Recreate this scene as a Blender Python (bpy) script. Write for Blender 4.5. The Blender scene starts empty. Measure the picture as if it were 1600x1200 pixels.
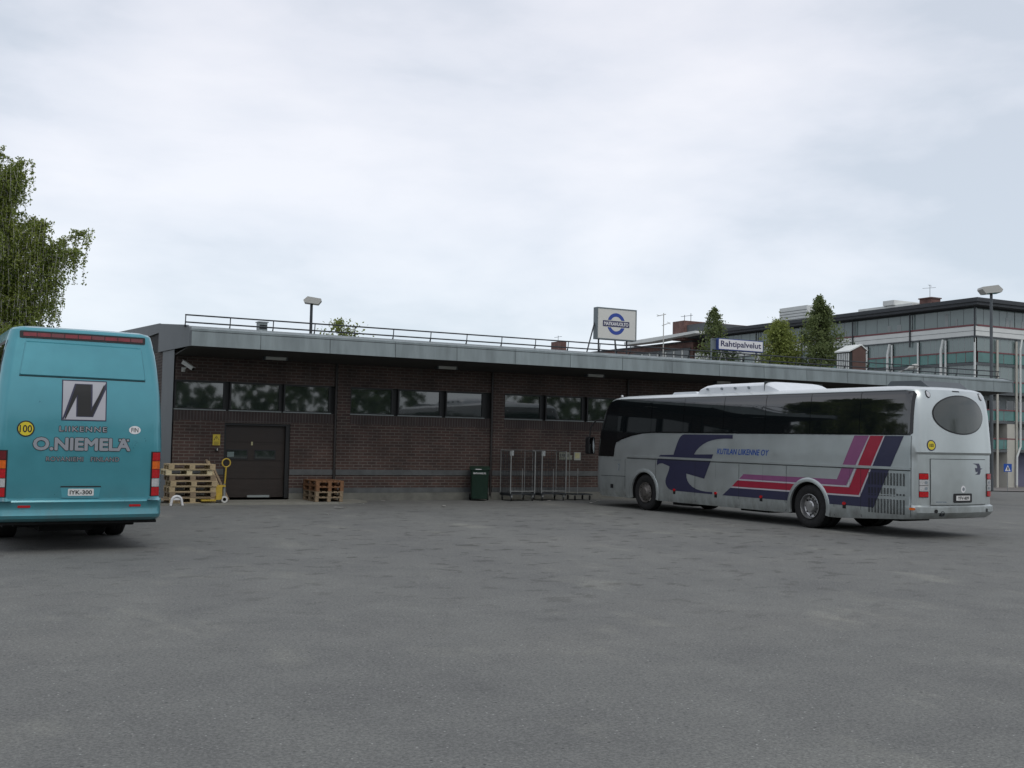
import bpy, bmesh, math, random
from mathutils import Vector, Matrix
from math import radians as rad, sin, cos, pi, sqrt
random.seed(7)
D = bpy.data
COL = bpy.context.scene.collection
sc = bpy.context.scene

# ---------------------------------------------------------------- camera
cam_d = D.cameras.new("camera"); cam = D.objects.new("camera", cam_d); COL.objects.link(cam)
cam_d.sensor_width = 36.0; cam_d.lens = 36.0 * 1700 / 1600
cam_d.clip_start = 0.1; cam_d.clip_end = 3000
cam.matrix_world = (Matrix.Translation((0, 0, 1.9)) @ Matrix.Rotation(rad(-27.8), 4, 'Z')
                    @ Matrix.Rotation(rad(92.9), 4, 'X') @ Matrix.Rotation(rad(1.2), 4, 'Z'))
sc.camera = cam

# ---------------------------------------------------------------- sky and sun (overcast)
SUN_EL, SUN_AZ = 50.0, 268.0       # azimuth of the sun measured ccw from +X
w = D.worlds.new("World"); sc.world = w; w.use_nodes = True
nt = w.node_tree; nt.nodes.clear()
def N(t, **k):
    n = nt.nodes.new(t)
    for a, b in k.items(): setattr(n, a, b)
    return n
out = N('ShaderNodeOutputWorld'); bg = N('ShaderNodeBackground'); bg.inputs[1].default_value = 0.1
sky = N('ShaderNodeTexSky'); sky.sky_type = 'NISHITA'; sky.sun_disc = False
sky.sun_elevation = rad(SUN_EL); sky.sun_rotation = rad(90 - SUN_AZ)
tc = N('ShaderNodeTexCoord'); mp = N('ShaderNodeMapping'); mp.inputs['Scale'].default_value = (1.0, 1.0, 2.6)
mp.inputs['Rotation'].default_value = (0.05, -0.06, 0.3)
nz = N('ShaderNodeTexNoise'); nz.inputs['Scale'].default_value = 2.3; nz.inputs['Detail'].default_value = 9; nz.inputs['Roughness'].default_value = 0.52
nz.inputs['Distortion'].default_value = 0.15
cr = N('ShaderNodeValToRGB')
cr.color_ramp.elements[0].position = 0.385; cr.color_ramp.elements[0].color = (6.6, 7.3, 8.25, 1)
cr.color_ramp.elements[1].position = 0.625; cr.color_ramp.elements[1].color = (9.5, 9.75, 10.4, 1)
e = cr.color_ramp.elements.new(0.5); e.color = (8.3, 8.75, 9.6, 1)
sep = N('ShaderNodeSeparateXYZ')
gr = N('ShaderNodeValToRGB')      # brightness with elevation: palest above the horizon, greyer lilac higher, brighter overhead
gr.color_ramp.elements[0].position = 0.0; gr.color_ramp.elements[0].color = (0.93, 0.98, 0.99, 1)
gr.color_ramp.elements[1].position = 1.0; gr.color_ramp.elements[1].color = (1.0, 1.0, 1.0, 1)
for p_, c_ in ((0.08, (1.0, 1.03, 1.02, 1)), (0.2, (1.0, 1.0, 1.0, 1)), (0.36, (0.985, 0.965, 0.965, 1)), (0.6, (0.95, 0.93, 0.94, 1))):
    q = gr.color_ramp.elements.new(p_); q.color = c_
mu = N('ShaderNodeMix', data_type='RGBA', blend_type='MULTIPLY'); mu.inputs['Factor'].default_value = 1
mx = N('ShaderNodeMix', data_type='RGBA'); mx.inputs['Factor'].default_value = 0.9
L = nt.links.new
L(tc.outputs['Generated'], mp.inputs[0]); L(mp.outputs[0], nz.inputs['Vector']); L(nz.outputs['Fac'], cr.inputs[0])
L(tc.outputs['Generated'], sep.inputs[0]); L(sep.outputs['Z'], gr.inputs[0])
L(cr.outputs[0], mu.inputs['A']); L(gr.outputs[0], mu.inputs['B'])
L(sky.outputs[0], mx.inputs['A']); L(mu.outputs['Result'], mx.inputs['B'])
L(mx.outputs['Result'], bg.inputs[0]); L(bg.outputs[0], out.inputs[0])
sd = D.lights.new("sun", 'SUN'); sd.energy = 0.8; sd.angle = rad(25); sd.color = (1.0, 0.96, 0.9)
so = D.objects.new("sun", sd); COL.objects.link(so)
_sv = Vector((cos(rad(SUN_EL)) * cos(rad(SUN_AZ)), cos(rad(SUN_EL)) * sin(rad(SUN_AZ)), sin(rad(SUN_EL))))
so.rotation_euler = _sv.to_track_quat('Z', 'Y').to_euler()
sc.view_settings.view_transform = 'Standard'; sc.view_settings.look = 'None'
sc.view_settings.exposure = 0.03; sc.view_settings.gamma = 1.0; sc.view_settings.use_curve_mapping = False

# ---------------------------------------------------------------- materials
MATS = {}
def mat(name, col, rough=0.6, metal=0.0, spec=0.5, var=0.0, scale=8.0, bump=0.0, bscale=40.0, coat=0.0, ior=None, stretch=None, rvar=0.0, col2=None):
    if name in MATS: return MATS[name]
    m = D.materials.new(name); m.use_nodes = True; t = m.node_tree; b = t.nodes['Principled BSDF']
    b.inputs['Base Color'].default_value = (*col, 1); b.inputs['Roughness'].default_value = rough
    b.inputs['Metallic'].default_value = metal; b.inputs['Specular IOR Level'].default_value = spec
    if coat: b.inputs['Coat Weight'].default_value = coat; b.inputs['Coat Roughness'].default_value = 0.14
    if ior: b.inputs['IOR'].default_value = ior
    if var or bump or rvar or col2:
        c = t.nodes.new('ShaderNodeTexCoord'); mpn = t.nodes.new('ShaderNodeMapping')
        if stretch: mpn.inputs['Scale'].default_value = stretch
        t.links.new(c.outputs['Object'], mpn.inputs[0])
        n = t.nodes.new('ShaderNodeTexNoise'); n.inputs['Scale'].default_value = scale; n.inputs['Detail'].default_value = 6; n.inputs['Roughness'].default_value = 0.6
        t.links.new(mpn.outputs[0], n.inputs['Vector'])
        if var or col2:
            r = t.nodes.new('ShaderNodeValToRGB')
            lo = tuple(max(0, x * (1 - var)) for x in col); hi = col2 if col2 else tuple(x * (1 + var) for x in col)
            r.color_ramp.elements[0].position = 0.3; r.color_ramp.elements[0].color = (*lo, 1)
            r.color_ramp.elements[1].position = 0.7; r.color_ramp.elements[1].color = (*hi, 1)
            t.links.new(n.outputs['Fac'], r.inputs[0]); t.links.new(r.outputs[0], b.inputs['Base Color'])
        if rvar:
            mr = t.nodes.new('ShaderNodeMapRange'); mr.inputs['From Min'].default_value = 0.3; mr.inputs['From Max'].default_value = 0.7
            mr.inputs['To Min'].default_value = max(0.02, rough - rvar); mr.inputs['To Max'].default_value = rough + rvar
            t.links.new(n.outputs['Fac'], mr.inputs[0]); t.links.new(mr.outputs[0], b.inputs['Roughness'])
        if bump:
            n2 = t.nodes.new('ShaderNodeTexNoise'); n2.inputs['Scale'].default_value = bscale; n2.inputs['Detail'].default_value = 4
            t.links.new(mpn.outputs[0], n2.inputs['Vector'])
            bp = t.nodes.new('ShaderNodeBump'); bp.inputs['Strength'].default_value = bump; bp.inputs['Distance'].default_value = 0.02
            t.links.new(n2.outputs['Fac'], bp.inputs['Height']); t.links.new(bp.outputs[0], b.inputs['Normal'])
    MATS[name] = m; return m

def brick_mat(name, axis, c1, c2, mortar, soldier=False):
    m = D.materials.new(name); m.use_nodes = True; t = m.node_tree; b = t.nodes['Principled BSDF']
    c = t.nodes.new('ShaderNodeTexCoord'); s = t.nodes.new('ShaderNodeSeparateXYZ'); k = t.nodes.new('ShaderNodeCombineXYZ')
    t.links.new(c.outputs['Object'], s.inputs[0])
    if soldier: t.links.new(s.outputs['Z'], k.inputs[0]); t.links.new(s.outputs[axis], k.inputs[1])
    else: t.links.new(s.outputs[axis], k.inputs[0]); t.links.new(s.outputs['Z'], k.inputs[1])
    br = t.nodes.new('ShaderNodeTexBrick'); t.links.new(k.outputs[0], br.inputs['Vector'])
    br.inputs['Scale'].default_value = 1.0; br.inputs['Brick Width'].default_value = 0.28; br.inputs['Row Height'].default_value = 0.088
    br.inputs['Mortar Size'].default_value = 0.011; br.inputs['Mortar Smooth'].default_value = 0.2; br.inputs['Bias'].default_value = -0.2
    if soldier: br.offset = 0.0
    br.inputs['Color1'].default_value = (*c1, 1); br.inputs['Color2'].default_value = (*c2, 1); br.inputs['Mortar'].default_value = (*mortar, 1)
    n = t.nodes.new('ShaderNodeTexNoise'); n.inputs['Scale'].default_value = 1.3; n.inputs['Detail'].default_value = 5
    t.links.new(c.outputs['Object'], n.inputs['Vector'])
    mr = t.nodes.new('ShaderNodeMapRange'); mr.inputs['From Min'].default_value = .3; mr.inputs['From Max'].default_value = .7
    mr.inputs['To Min'].default_value = 0.65; mr.inputs['To Max'].default_value = 1.25
    t.links.new(n.outputs['Fac'], mr.inputs[0])
    mm = t.nodes.new('ShaderNodeMix'); mm.data_type = 'RGBA'; mm.blend_type = 'MULTIPLY'; mm.inputs['Factor'].default_value = 1
    t.links.new(br.outputs['Color'], mm.inputs['A']); t.links.new(mr.outputs[0], mm.inputs['B'])
    ms_ = t.nodes.new('ShaderNodeMapping'); ms_.inputs['Scale'].default_value = (1.6, 1.6, .28); t.links.new(c.outputs['Object'], ms_.inputs[0])
    ns = t.nodes.new('ShaderNodeTexNoise'); ns.inputs['Scale'].default_value = 1.5; ns.inputs['Detail'].default_value = 7; ns.inputs['Roughness'].default_value = .65; t.links.new(ms_.outputs[0], ns.inputs['Vector'])
    rs = t.nodes.new('ShaderNodeMapRange'); rs.inputs['From Min'].default_value = .56; rs.inputs['From Max'].default_value = .74; rs.inputs['To Min'].default_value = 0; rs.inputs['To Max'].default_value = .5
    t.links.new(ns.outputs['Fac'], rs.inputs[0])
    m2 = t.nodes.new('ShaderNodeMix'); m2.data_type = 'RGBA'; t.links.new(rs.outputs[0], m2.inputs['Factor']); t.links.new(mm.outputs['Result'], m2.inputs['A']); m2.inputs['B'].default_value = (.085, .078, .07, 1)
    t.links.new(m2.outputs['Result'], b.inputs['Base Color'])
    bp = t.nodes.new('ShaderNodeBump'); bp.inputs['Strength'].default_value = 0.6; bp.inputs['Distance'].default_value = 0.008; bp.invert = True
    t.links.new(br.outputs['Fac'], bp.inputs['Height']); t.links.new(bp.outputs[0], b.inputs['Normal'])
    b.inputs['Roughness'].default_value = 0.85
    return m

def leaf_mat(name, lo, hi, scale=1.2):
    m = D.materials.new(name); m.use_nodes = True; t = m.node_tree; b = t.nodes['Principled BSDF']
    c = t.nodes.new('ShaderNodeTexCoord')
    n = t.nodes.new('ShaderNodeTexNoise'); n.inputs['Scale'].default_value = scale; n.inputs['Detail'].default_value = 8; n.inputs['Roughness'].default_value = .75
    t.links.new(c.outputs['Object'], n.inputs['Vector'])
    r = t.nodes.new('ShaderNodeValToRGB'); r.color_ramp.elements[0].position = .35; r.color_ramp.elements[1].position = .65
    r.color_ramp.elements[0].color = (*lo, 1); r.color_ramp.elements[1].color = (*hi, 1)
    t.links.new(n.outputs['Fac'], r.inputs[0]); t.links.new(r.outputs[0], b.inputs['Base Color'])
    b.inputs['Roughness'].default_value = .55; b.inputs['Specular IOR Level'].default_value = .3
    b.inputs['Transmission Weight'].default_value = 0
    tr = t.nodes.new('ShaderNodeBsdfTranslucent'); t.links.new(r.outputs[0], tr.inputs[0])
    ms = t.nodes.new('ShaderNodeMixShader'); ms.inputs[0].default_value = .42
    t.links.new(b.outputs[0], ms.inputs[1]); t.links.new(tr.outputs[0], ms.inputs[2])
    t.links.new(ms.outputs[0], t.nodes['Material Output'].inputs[0])
    return m

def asphalt_mat():
    m = D.materials.new('asphalt'); m.use_nodes = True; t = m.node_tree; b = t.nodes['Principled BSDF']
    lk = t.links.new
    c = t.nodes.new('ShaderNodeTexCoord')
    def noise(s, d=4, r=.6, st=None, rot=0):
        src = c.outputs['Object']
        if st:
            mp_ = t.nodes.new('ShaderNodeMapping'); mp_.inputs['Scale'].default_value = st; mp_.inputs['Rotation'].default_value = (0, 0, rot)
            lk(src, mp_.inputs[0]); src = mp_.outputs[0]
        n = t.nodes.new('ShaderNodeTexNoise'); n.inputs['Scale'].default_value = s; n.inputs['Detail'].default_value = d; n.inputs['Roughness'].default_value = r
        lk(src, n.inputs['Vector']); return n.outputs['Fac']
    def ramp(f, stops):
        r = t.nodes.new('ShaderNodeValToRGB'); el = r.color_ramp.elements
        el[0].position, el[1].position = stops[0][0], stops[-1][0]
        el[0].color = (*stops[0][1], 1); el[1].color = (*stops[-1][1], 1)
        for p, q in stops[1:-1]: x = el.new(p); x.color = (*q, 1)
        lk(f, r.inputs[0]); return r.outputs[0]
    def mix(a, b_, f=1.0, mode='MULTIPLY'):
        k = t.nodes.new('ShaderNodeMix'); k.data_type = 'RGBA'; k.blend_type = mode
        if isinstance(f, float): k.inputs['Factor'].default_value = f
        else: lk(f, k.inputs['Factor'])
        lk(a, k.inputs['A'])
        if isinstance(b_, tuple): k.inputs['B'].default_value = (*b_, 1)
        else: lk(b_, k.inputs['B'])
        return k.outputs['Result']
    big = ramp(noise(.16, 5, .6, (1, 1.6, 1), -.48), [(.3, (.130, .132, .125)), (.5, (.143, .145, .136)), (.72, (.153, .153, .142))])
    g = (1, 1, 1); d = (.72, .72, .73)
    med = ramp(noise(1.1, 6, .7), [(.3, (.86, .86, .87)), (.65, (1.08, 1.08, 1.07))])
    col = mix(big, med)
    # fine stone grain: light chips and dark pits
    fine = ramp(noise(40, 4, .85), [(.3, (.45, .45, .46)), (.5, (1, 1, 1)), (.7, (1.75, 1.75, 1.72))])
    col = mix(col, fine, .85)
    sweep = ramp(noise(.5, 4, .55, (1, .22, 1), .5), [(.35, (.94, .94, .945)), (.65, (1.05, 1.05, 1.04))])
    col = mix(col, sweep)
    pale = ramp(noise(.9, 5, .6, (1, .5, 1), -.3), [(.58, (1, 1, 1)), (.70, (1.25, 1.24, 1.19))])
    col = mix(col, pale)
    chips = t.nodes.new('ShaderNodeTexVoronoi'); chips.inputs['Scale'].default_value = 15; lk(c.outputs['Object'], chips.inputs['Vector'])
    chp = ramp(chips.outputs['Distance'], [(.06, (1, 1, 1)), (.14, (0, 0, 0))])
    sel = ramp(chips.outputs['Color'], [(.47, (0, 0, 0)), (.53, (1, 1, 1))])
    chp = mix(chp, sel)
    patchy = ramp(noise(.7, 3, .6), [(.34, (.25, .25, .25)), (.60, (1, 1, 1))])
    chp = mix(chp, patchy)
    col = mix(col, (.40, .40, .38), chp, 'MIX')
    pit = t.nodes.new('ShaderNodeTexVoronoi'); pit.inputs['Scale'].default_value = 9; lk(c.outputs['Object'], pit.inputs['Vector'])
    pt = mix(ramp(pit.outputs['Distance'], [(.07, (1, 1, 1)), (.13, (0, 0, 0))]), ramp(pit.outputs['Color'], [(.64, (0, 0, 0)), (.70, (1, 1, 1))]))
    col = mix(col, (.055, .056, .056), pt, 'MIX')
    stain = ramp(noise(.42, 3, .45), [(.66, (1, 1, 1)), (.78, (.78, .78, .79))])
    col = mix(col, stain)
    # worn dark hollows where the surface has ravelled
    hol = ramp(noise(2.1, 4, .6, (1, 1.15, 1), -.45), [(.57, (1, 1, 1)), (.63, (.62, .61, .60))])
    # the ravelled area lies where coaches swing in, in the middle of the yard
    dv = t.nodes.new('ShaderNodeVectorMath'); dv.operation = 'DISTANCE'; dv.inputs[1].default_value = (11.5, 19.5, 0)
    mpd = t.nodes.new('ShaderNodeMapping'); mpd.inputs['Scale'].default_value = (.85, 1, 1); mpd.inputs['Location'].default_value = (1.7, 0, 0); lk(c.outputs['Object'], mpd.inputs[0]); lk(mpd.outputs[0], dv.inputs[0])
    wd_ = t.nodes.new('ShaderNodeMath'); wd_.operation = 'MULTIPLY_ADD'; lk(noise(.3, 3), wd_.inputs[0]); wd_.inputs[1].default_value = 6; lk(dv.outputs['Value'], wd_.inputs[2])
    where = ramp(wd_.outputs[0], [(0, (1, 1, 1)), (1, (0, 0, 0))])
    t.links.remove(t.nodes[-1].inputs[0].links[0]); mrd = t.nodes.new('ShaderNodeMapRange'); mrd.inputs['From Min'].default_value = 8; mrd.inputs['From Max'].default_value = 16; mrd.inputs['To Min'].default_value = 1; mrd.inputs['To Max'].default_value = 0; lk(wd_.outputs[0], mrd.inputs[0])
    where = mrd.outputs[0]
    col = mix(col, mix(col, hol), where, 'MIX')
    # cracks
    vor = t.nodes.new('ShaderNodeTexVoronoi'); vor.feature = 'DISTANCE_TO_EDGE'; vor.inputs['Scale'].default_value = .33
    mpv = t.nodes.new('ShaderNodeMapping'); lk(c.outputs['Object'], mpv.inputs[0])
    nn = t.nodes.new('ShaderNodeTexNoise'); nn.inputs['Scale'].default_value = 1.6; nn.inputs['Detail'].default_value = 6; lk(c.outputs['Object'], nn.inputs['Vector'])
    ad = t.nodes.new('ShaderNodeMix'); ad.data_type = 'RGBA'; ad.blend_type = 'LINEAR_LIGHT'; ad.inputs['Factor'].default_value = .5
    lk(mpv.outputs[0], ad.inputs['A']); lk(nn.outputs['Color'], ad.inputs['B']); lk(ad.outputs['Result'], vor.inputs['Vector'])
    crk = ramp(vor.outputs['Distance'], [(.0, (.45, .45, .45)), (.012, (1, 1, 1))])
    crk_on = ramp(noise(.25, 3), [(.66, (0, 0, 0)), (.72, (1, 1, 1))])
    col = mix(col, mix(col, crk), crk_on, 'MIX')
    lk(col, b.inputs['Base Color'])
    b.inputs['Roughness'].default_value = .88; b.inputs['Specular IOR Level'].default_value = .35
    bp = t.nodes.new('ShaderNodeBump'); bp.inputs['Strength'].default_value = .55; bp.inputs['Distance'].default_value = .012
    lk(noise(38, 5, .7), bp.inputs['Height']); lk(bp.outputs[0], b.inputs['Normal'])
    return m

M = dict(
    teal=mat('teal_metallic_paint', (.060, .275, .325), .32, .35, .5, .05, 3, coat=.6, rvar=.05),
    silver=mat('silver_metallic_paint', (.47, .51, .505), .34, .6, .5, .05, 2.2, coat=.4, rvar=.06),
    roofwhite=mat('white_gel_coat', (.66, .69, .71), .4, 0, .5, .05, 4),
    under=mat('chassis_black', (.012, .012, .012), .8, 0, .3, .3, 6),
    trim=mat('black_rubber', (.012, .012, .013), .5, 0, .4),
    seam=mat('panel_gap_dark', (.03, .035, .036), .7, 0, .2),
    glass=mat('tinted_coach_glass', (.006, .008, .009), .03, 0, .5, ior=1.85),
    rglass=mat('grey_tinted_rear_glass', (.05, .058, .055), .08, 0, .5, ior=1.5),
    wglass=mat('old_window_glass', (.022, .030, .028), .03, 0, .5, ior=2.1, bump=.02, bscale=1.5),
    surround=mat('gloss_black_surround', (.006, .007, .008), .12, 0, .5),
    busroof=mat('skylit_roof_paint', (.52, .55, .55), .35, .15, .5, .05, 3, coat=.4),
    tyre=mat('tyre_rubber', (.018, .018, .018), .8, 0, .3, .25, 12),
    rim=mat('steel_rim', (.42, .42, .42), .32, .85, .5, .2, 8),
    rimdark=mat('dirty_dark_rim', (.13, .12, .11), .5, .6, .5, .3, 9),
    hole=mat('dark_hole', (.006, .006, .006), .9, 0, .1),
    navy=mat('navy_vinyl', (.026, .027, .062), .4, 0, .5, .06, 5),
    crimson=mat('crimson_vinyl', (.30, .012, .035), .4, 0, .5, .06, 5),
    purple=mat('purple_vinyl', (.22, .07, .165), .4, 0, .5, .06, 5),
    blue=mat('blue_vinyl', (.01, .07, .33), .4), palestripe=mat('pale_pinstripe', (.45, .43, .46), .4),
    lensred=mat('red_lens', (.42, .008, .012), .15, 0, .5, .2, 30, coat=.5), lensdark=mat('dark_red_lens', (.13, .012, .015), .2, 0, .5, coat=.5),
    lensorange=mat('orange_lens', (.62, .12, .01), .15, 0, .5, .2, 30, coat=.5), lenswhite=mat('clear_lens', (.5, .5, .5), .2, .2, .5, .3, 60, coat=.6),
    plate=mat('plate_white', (.62, .62, .60), .5), black=mat('black_print', (.01, .01, .01), .5),
    yellow=mat('yellow_sticker', (.62, .50, .02), .5), white=mat('white_sticker', (.7, .7, .7), .5),
    silvervinyl=mat('silver_vinyl', (.42, .42, .45), .4, .1), silverletter=mat('silver_lettering', (.27, .285, .31), .4, .1), greyline=mat('grey_vinyl', (.20, .23, .25), .5),
    fascia=mat('galvanised_fascia', (.215, .25, .252), .5, .4, .5, .22, 1.6, bump=.05, bscale=2, rvar=.08, stretch=(2.2, 2.2, .35)),
    flash=mat('roof_flashing', (.36, .40, .41), .5, .4, .5, .1, 1.5),
    clad=mat('grey_metal_cladding', (.085, .097, .105), .55, .2, .5, .12, 1.2),
    soffit=mat('dark_painted_soffit', (.05, .048, .045), .8, 0, .3, .2, 1.0),
    roof=mat('roofing_felt', (.07, .07, .07), .9, 0, .2, .2, 2),
    concrete=mat('grey_concrete', (.095, .10, .10), .9, 0, .2, .22, 2.5, bump=.2),
    concrete_pale=mat('pale_concrete', (.15, .15, .132), .9, 0, .2, .25, 2.2, bump=.2),
    brown=mat('brown_door_paint', (.025, .018, .014), .5, 0, .4, .15, 3, rvar=.1),
    darkframe=mat('dark_window_frame', (.012, .013, .013), .5, 0, .4),
    sill=mat('metal_sill', (.28, .31, .30), .45, .4),
    pipe=mat('brown_downpipe', (.022, .018, .016), .5),
    lampwhite=mat('lamp_housing_grey', (.42, .42, .39), .5), steel=mat('galvanised_steel', (.24, .25, .245), .5, .4, .5, .15, 10),
    darksteel=mat('dark_painted_steel', (.035, .04, .045), .5, .3),
    wood=mat('pallet_wood', (.40, .315, .19), .85, 0, .2, .3, 5, .3, 30, stretch=(1, 5, 5)),
    wood2=mat('weathered_pallet_wood', (.25, .19, .125), .85, 0, .2, .3, 5, .3, 30, stretch=(1, 5, 5)),
    wood3=mat('new_pallet_wood', (.58, .50, .32), .85, 0, .2, .22, 5, .3, 30, stretch=(1, 5, 5)),
    wood4=mat('orange_brown_pallet_wood', (.20, .105, .055), .85, 0, .2, .3, 5, .3, 30, stretch=(1, 5, 5)),
    jack=mat('yellow_truck_paint', (.45, .31, .035), .45, 0, .5, .15, 8),
    green=mat('green_bin_plastic', (.010, .030, .019), .5, 0, .4, .1, 5),
    bark=mat('bark', (.10, .085, .07), .9, 0, .1, .4, 6, .4, 12), birchbark=mat('birch_bark', (.42, .40, .37), .85, 0, .1, .6, 5, .3, 12),
    grass=mat('grass', (.06, .09, .03), .9, 0, .2, .4, 3, .5, 20), kerb=mat('kerb_stone', (.32, .31, .28), .9, 0, .2, .15, 4),
    aptwhite=mat('white_render', (.62, .64, .62), .8, 0, .3, .05, 1), aptgrey=mat('grey_slab_edge', (.10, .11, .115), .8, 0, .3, .1, 1),
    aptroof=mat('dark_roof_edge', (.05, .055, .06), .7, 0, .3, .1, 1), aptred=mat('red_rail', (.16, .05, .055), .6),
    aptglass=mat('balcony_glazing', (.165, .21, .205), .08, 0, .5, ior=1.6), aptteal=mat('teal_balcony_glass', (.06, .165, .15), .1, 0, .5, ior=1.5, var=.25, scale=.6),
    aptwall=mat('pale_grey_wall', (.30, .33, .33), .8, 0, .3, .06, 1), cream=mat('cream_render', (.42, .41, .36), .8, 0, .3, .06, 1),
    violet=mat('violet_wall', (.14, .14, .20), .8, 0, .3, .06, 1),
    redbrick=brick_mat('red_brick_far', 'Y', (.135, .055, .044), (.11, .045, .038), (.2, .16, .14)),
    brick=brick_mat('dark_brick_front', 'X', (.062, .035, .028), (.038, .024, .021), (.110, .094, .08)),
    brickend=brick_mat('dark_brick_end', 'Y', (.062, .035, .028), (.038, .024, .021), (.110, .094, .08)),
    soldier=brick_mat('soldier_course_brick', 'X', (.046, .031, .027), (.036, .026, .024), (.08, .07, .065), True),
    signface=mat('sign_face_cream', (.60, .60, .555), .35), signblue=mat('sign_blue', (.018, .055, .30), .4), signnavy=mat('sign_navy', (.03, .03, .09), .4),
    signframe=mat('sign_frame_grey', (.16, .19, .20), .5, .3), signblueframe=mat('sign_blue_frame', (.03, .06, .22), .5),
    paper=mat('yellowed_paper', (.40, .38, .22), .8, 0, .2, .15, 9), litter=mat('paper_scrap', (.55, .54, .5), .8),
    warn=mat('warning_yellow', (.50, .38, .03), .5),
    leafbirch=leaf_mat('birch_leaves', (.13, .18, .035), (.32, .37, .09)),
    leafdark=leaf_mat('dark_leaves', (.022, .045, .018), (.07, .10, .035)),
    leafyellow=leaf_mat('yellow_green_leaves', (.13, .17, .04), (.29, .33, .09), 2.5),
    leafspruce=leaf_mat('conifer_needles', (.085, .12, .05), (.22, .265, .10), 2.5),
    asphalt=asphalt_mat(), pave=mat('far_pavement', (.19, .18, .17), .9, 0, .2, .12, 1.5),
)

def dust(m, top, amount):
    t = m.node_tree; b = t.nodes['Principled BSDF']; lk = t.links.new
    src = b.inputs['Base Color'].links[0].from_socket
    c = t.nodes.new('ShaderNodeTexCoord'); sp = t.nodes.new('ShaderNodeSeparateXYZ'); lk(c.outputs['Object'], sp.inputs[0])
    mr = t.nodes.new('ShaderNodeMapRange'); mr.inputs['From Min'].default_value = .3; mr.inputs['From Max'].default_value = top; mr.inputs['To Min'].default_value = amount; mr.inputs['To Max'].default_value = 0
    lk(sp.outputs['Z'], mr.inputs[0])
    mp_ = t.nodes.new('ShaderNodeMapping'); mp_.inputs['Scale'].default_value = (1, 1, .45); lk(c.outputs['Object'], mp_.inputs[0])
    n = t.nodes.new('ShaderNodeTexNoise'); n.inputs['Scale'].default_value = 3.5; n.inputs['Detail'].default_value = 8; n.inputs['Roughness'].default_value = .7; lk(mp_.outputs[0], n.inputs['Vector'])
    r = t.nodes.new('ShaderNodeMapRange'); r.inputs['From Min'].default_value = .35; r.inputs['From Max'].default_value = .7; lk(n.outputs['Fac'], r.inputs[0])
    mu_ = t.nodes.new('ShaderNodeMath'); mu_.operation = 'MULTIPLY'; lk(mr.outputs[0], mu_.inputs[0]); lk(r.outputs[0], mu_.inputs[1])
    k = t.nodes.new('ShaderNodeMix'); k.data_type = 'RGBA'; lk(mu_.outputs[0], k.inputs['Factor']); lk(src, k.inputs['A']); k.inputs['B'].default_value = (.13, .125, .11, 1)
    lk(k.outputs['Result'], b.inputs['Base Color'])
dust(M['silver'], 1.0, .75); dust(M['teal'], 1.1, .6)
# ---------------------------------------------------------------- helpers
def link(o, parent=None):
    COL.objects.link(o)
    if parent is not None: o.parent = parent
    return o
def obj(name, bm, m, parent=None, smooth=None, loc=None):
    me = D.meshes.new(name); bm.to_mesh(me); bm.free()
    for x in (m if isinstance(m, (list, tuple)) else [m]): me.materials.append(x)
    if smooth is not None:
        me.shade_smooth(); me.set_sharp_from_angle(angle=rad(smooth))
    o = D.objects.new(name, me)
    if loc: o.location = loc
    return link(o, parent)
def tag(o, label, cat, group=None, kind=None):
    if label: o['label'] = label
    if cat: o['category'] = cat
    if group: o['group'] = group
    if kind: o['kind'] = kind
    return o
def thing(name, label, cat, loc=(0, 0, 0), rz=0, group=None):
    o = D.objects.new(name, None); link(o); o.location = loc; o.rotation_euler = (0, 0, rz); o.empty_display_size = .2
    return tag(o, label, cat, group)
def copy_tree(o, parent=None):
    c = o.copy(); COL.objects.link(c)
    if parent is not None: c.parent = parent
    for ch in list(o.children): copy_tree(ch, c)
    return c
def struct(name, bm, m): o = obj(name, bm, m); o['kind'] = 'structure'; return o

def NB(): return bmesh.new()
def box(bm, x0, x1, y0, y1, z0, z1, mi=0, M_=None):
    vs = [Vector((x, y, z)) for x in (x0, x1) for y in (y0, y1) for z in (z0, z1)]
    if M_ is not None: vs = [M_ @ v for v in vs]
    v = [bm.verts.new(p) for p in vs]
    for f in ((0, 1, 3, 2), (4, 6, 7, 5), (0, 4, 5, 1), (2, 3, 7, 6), (0, 2, 6, 4), (1, 5, 7, 3)):
        q = bm.faces.new([v[i] for i in f]); q.material_index = mi
    return bm
def tube(bm, pts, r, n=8, r2=None, cap=True):
    pts = [Vector(p) for p in pts]; rings = []
    for i, p in enumerate(pts):
        d = (pts[min(i + 1, len(pts) - 1)] - pts[max(i - 1, 0)]).normalized()
        a = d.orthogonal().normalized() if i == 0 else (rings_a - d * rings_a.dot(d)).normalized()
        rings_a = a; b = d.cross(a)
        rr = r if r2 is None else r + (r2 - r) * i / (len(pts) - 1)
        rings.append([bm.verts.new(p + (a * cos(2 * pi * k / n) + b * sin(2 * pi * k / n)) * rr) for k in range(n)])
    for A, B in zip(rings, rings[1:]):
        for k in range(n): bm.faces.new((A[k], A[(k + 1) % n], B[(k + 1) % n], B[k]))
    if cap: bm.faces.new(rings[0][::-1]); bm.faces.new(rings[-1])
    return bm
def lathe(bm, prof, n=32, M_=Matrix(), cap=True):
    """prof: list of (radius, height along local Z)"""
    rings = []
    for r, h in prof:
        rings.append([bm.verts.new(M_ @ Vector((r * cos(2 * pi * k / n), r * sin(2 * pi * k / n), h))) for k in range(n)])
    for A, B in zip(rings, rings[1:]):
        for k in range(n): bm.faces.new((A[k], A[(k + 1) % n], B[(k + 1) % n], B[k]))
    if cap: bm.faces.new(rings[0][::-1]); bm.faces.new(rings[-1])
    return bm
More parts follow.
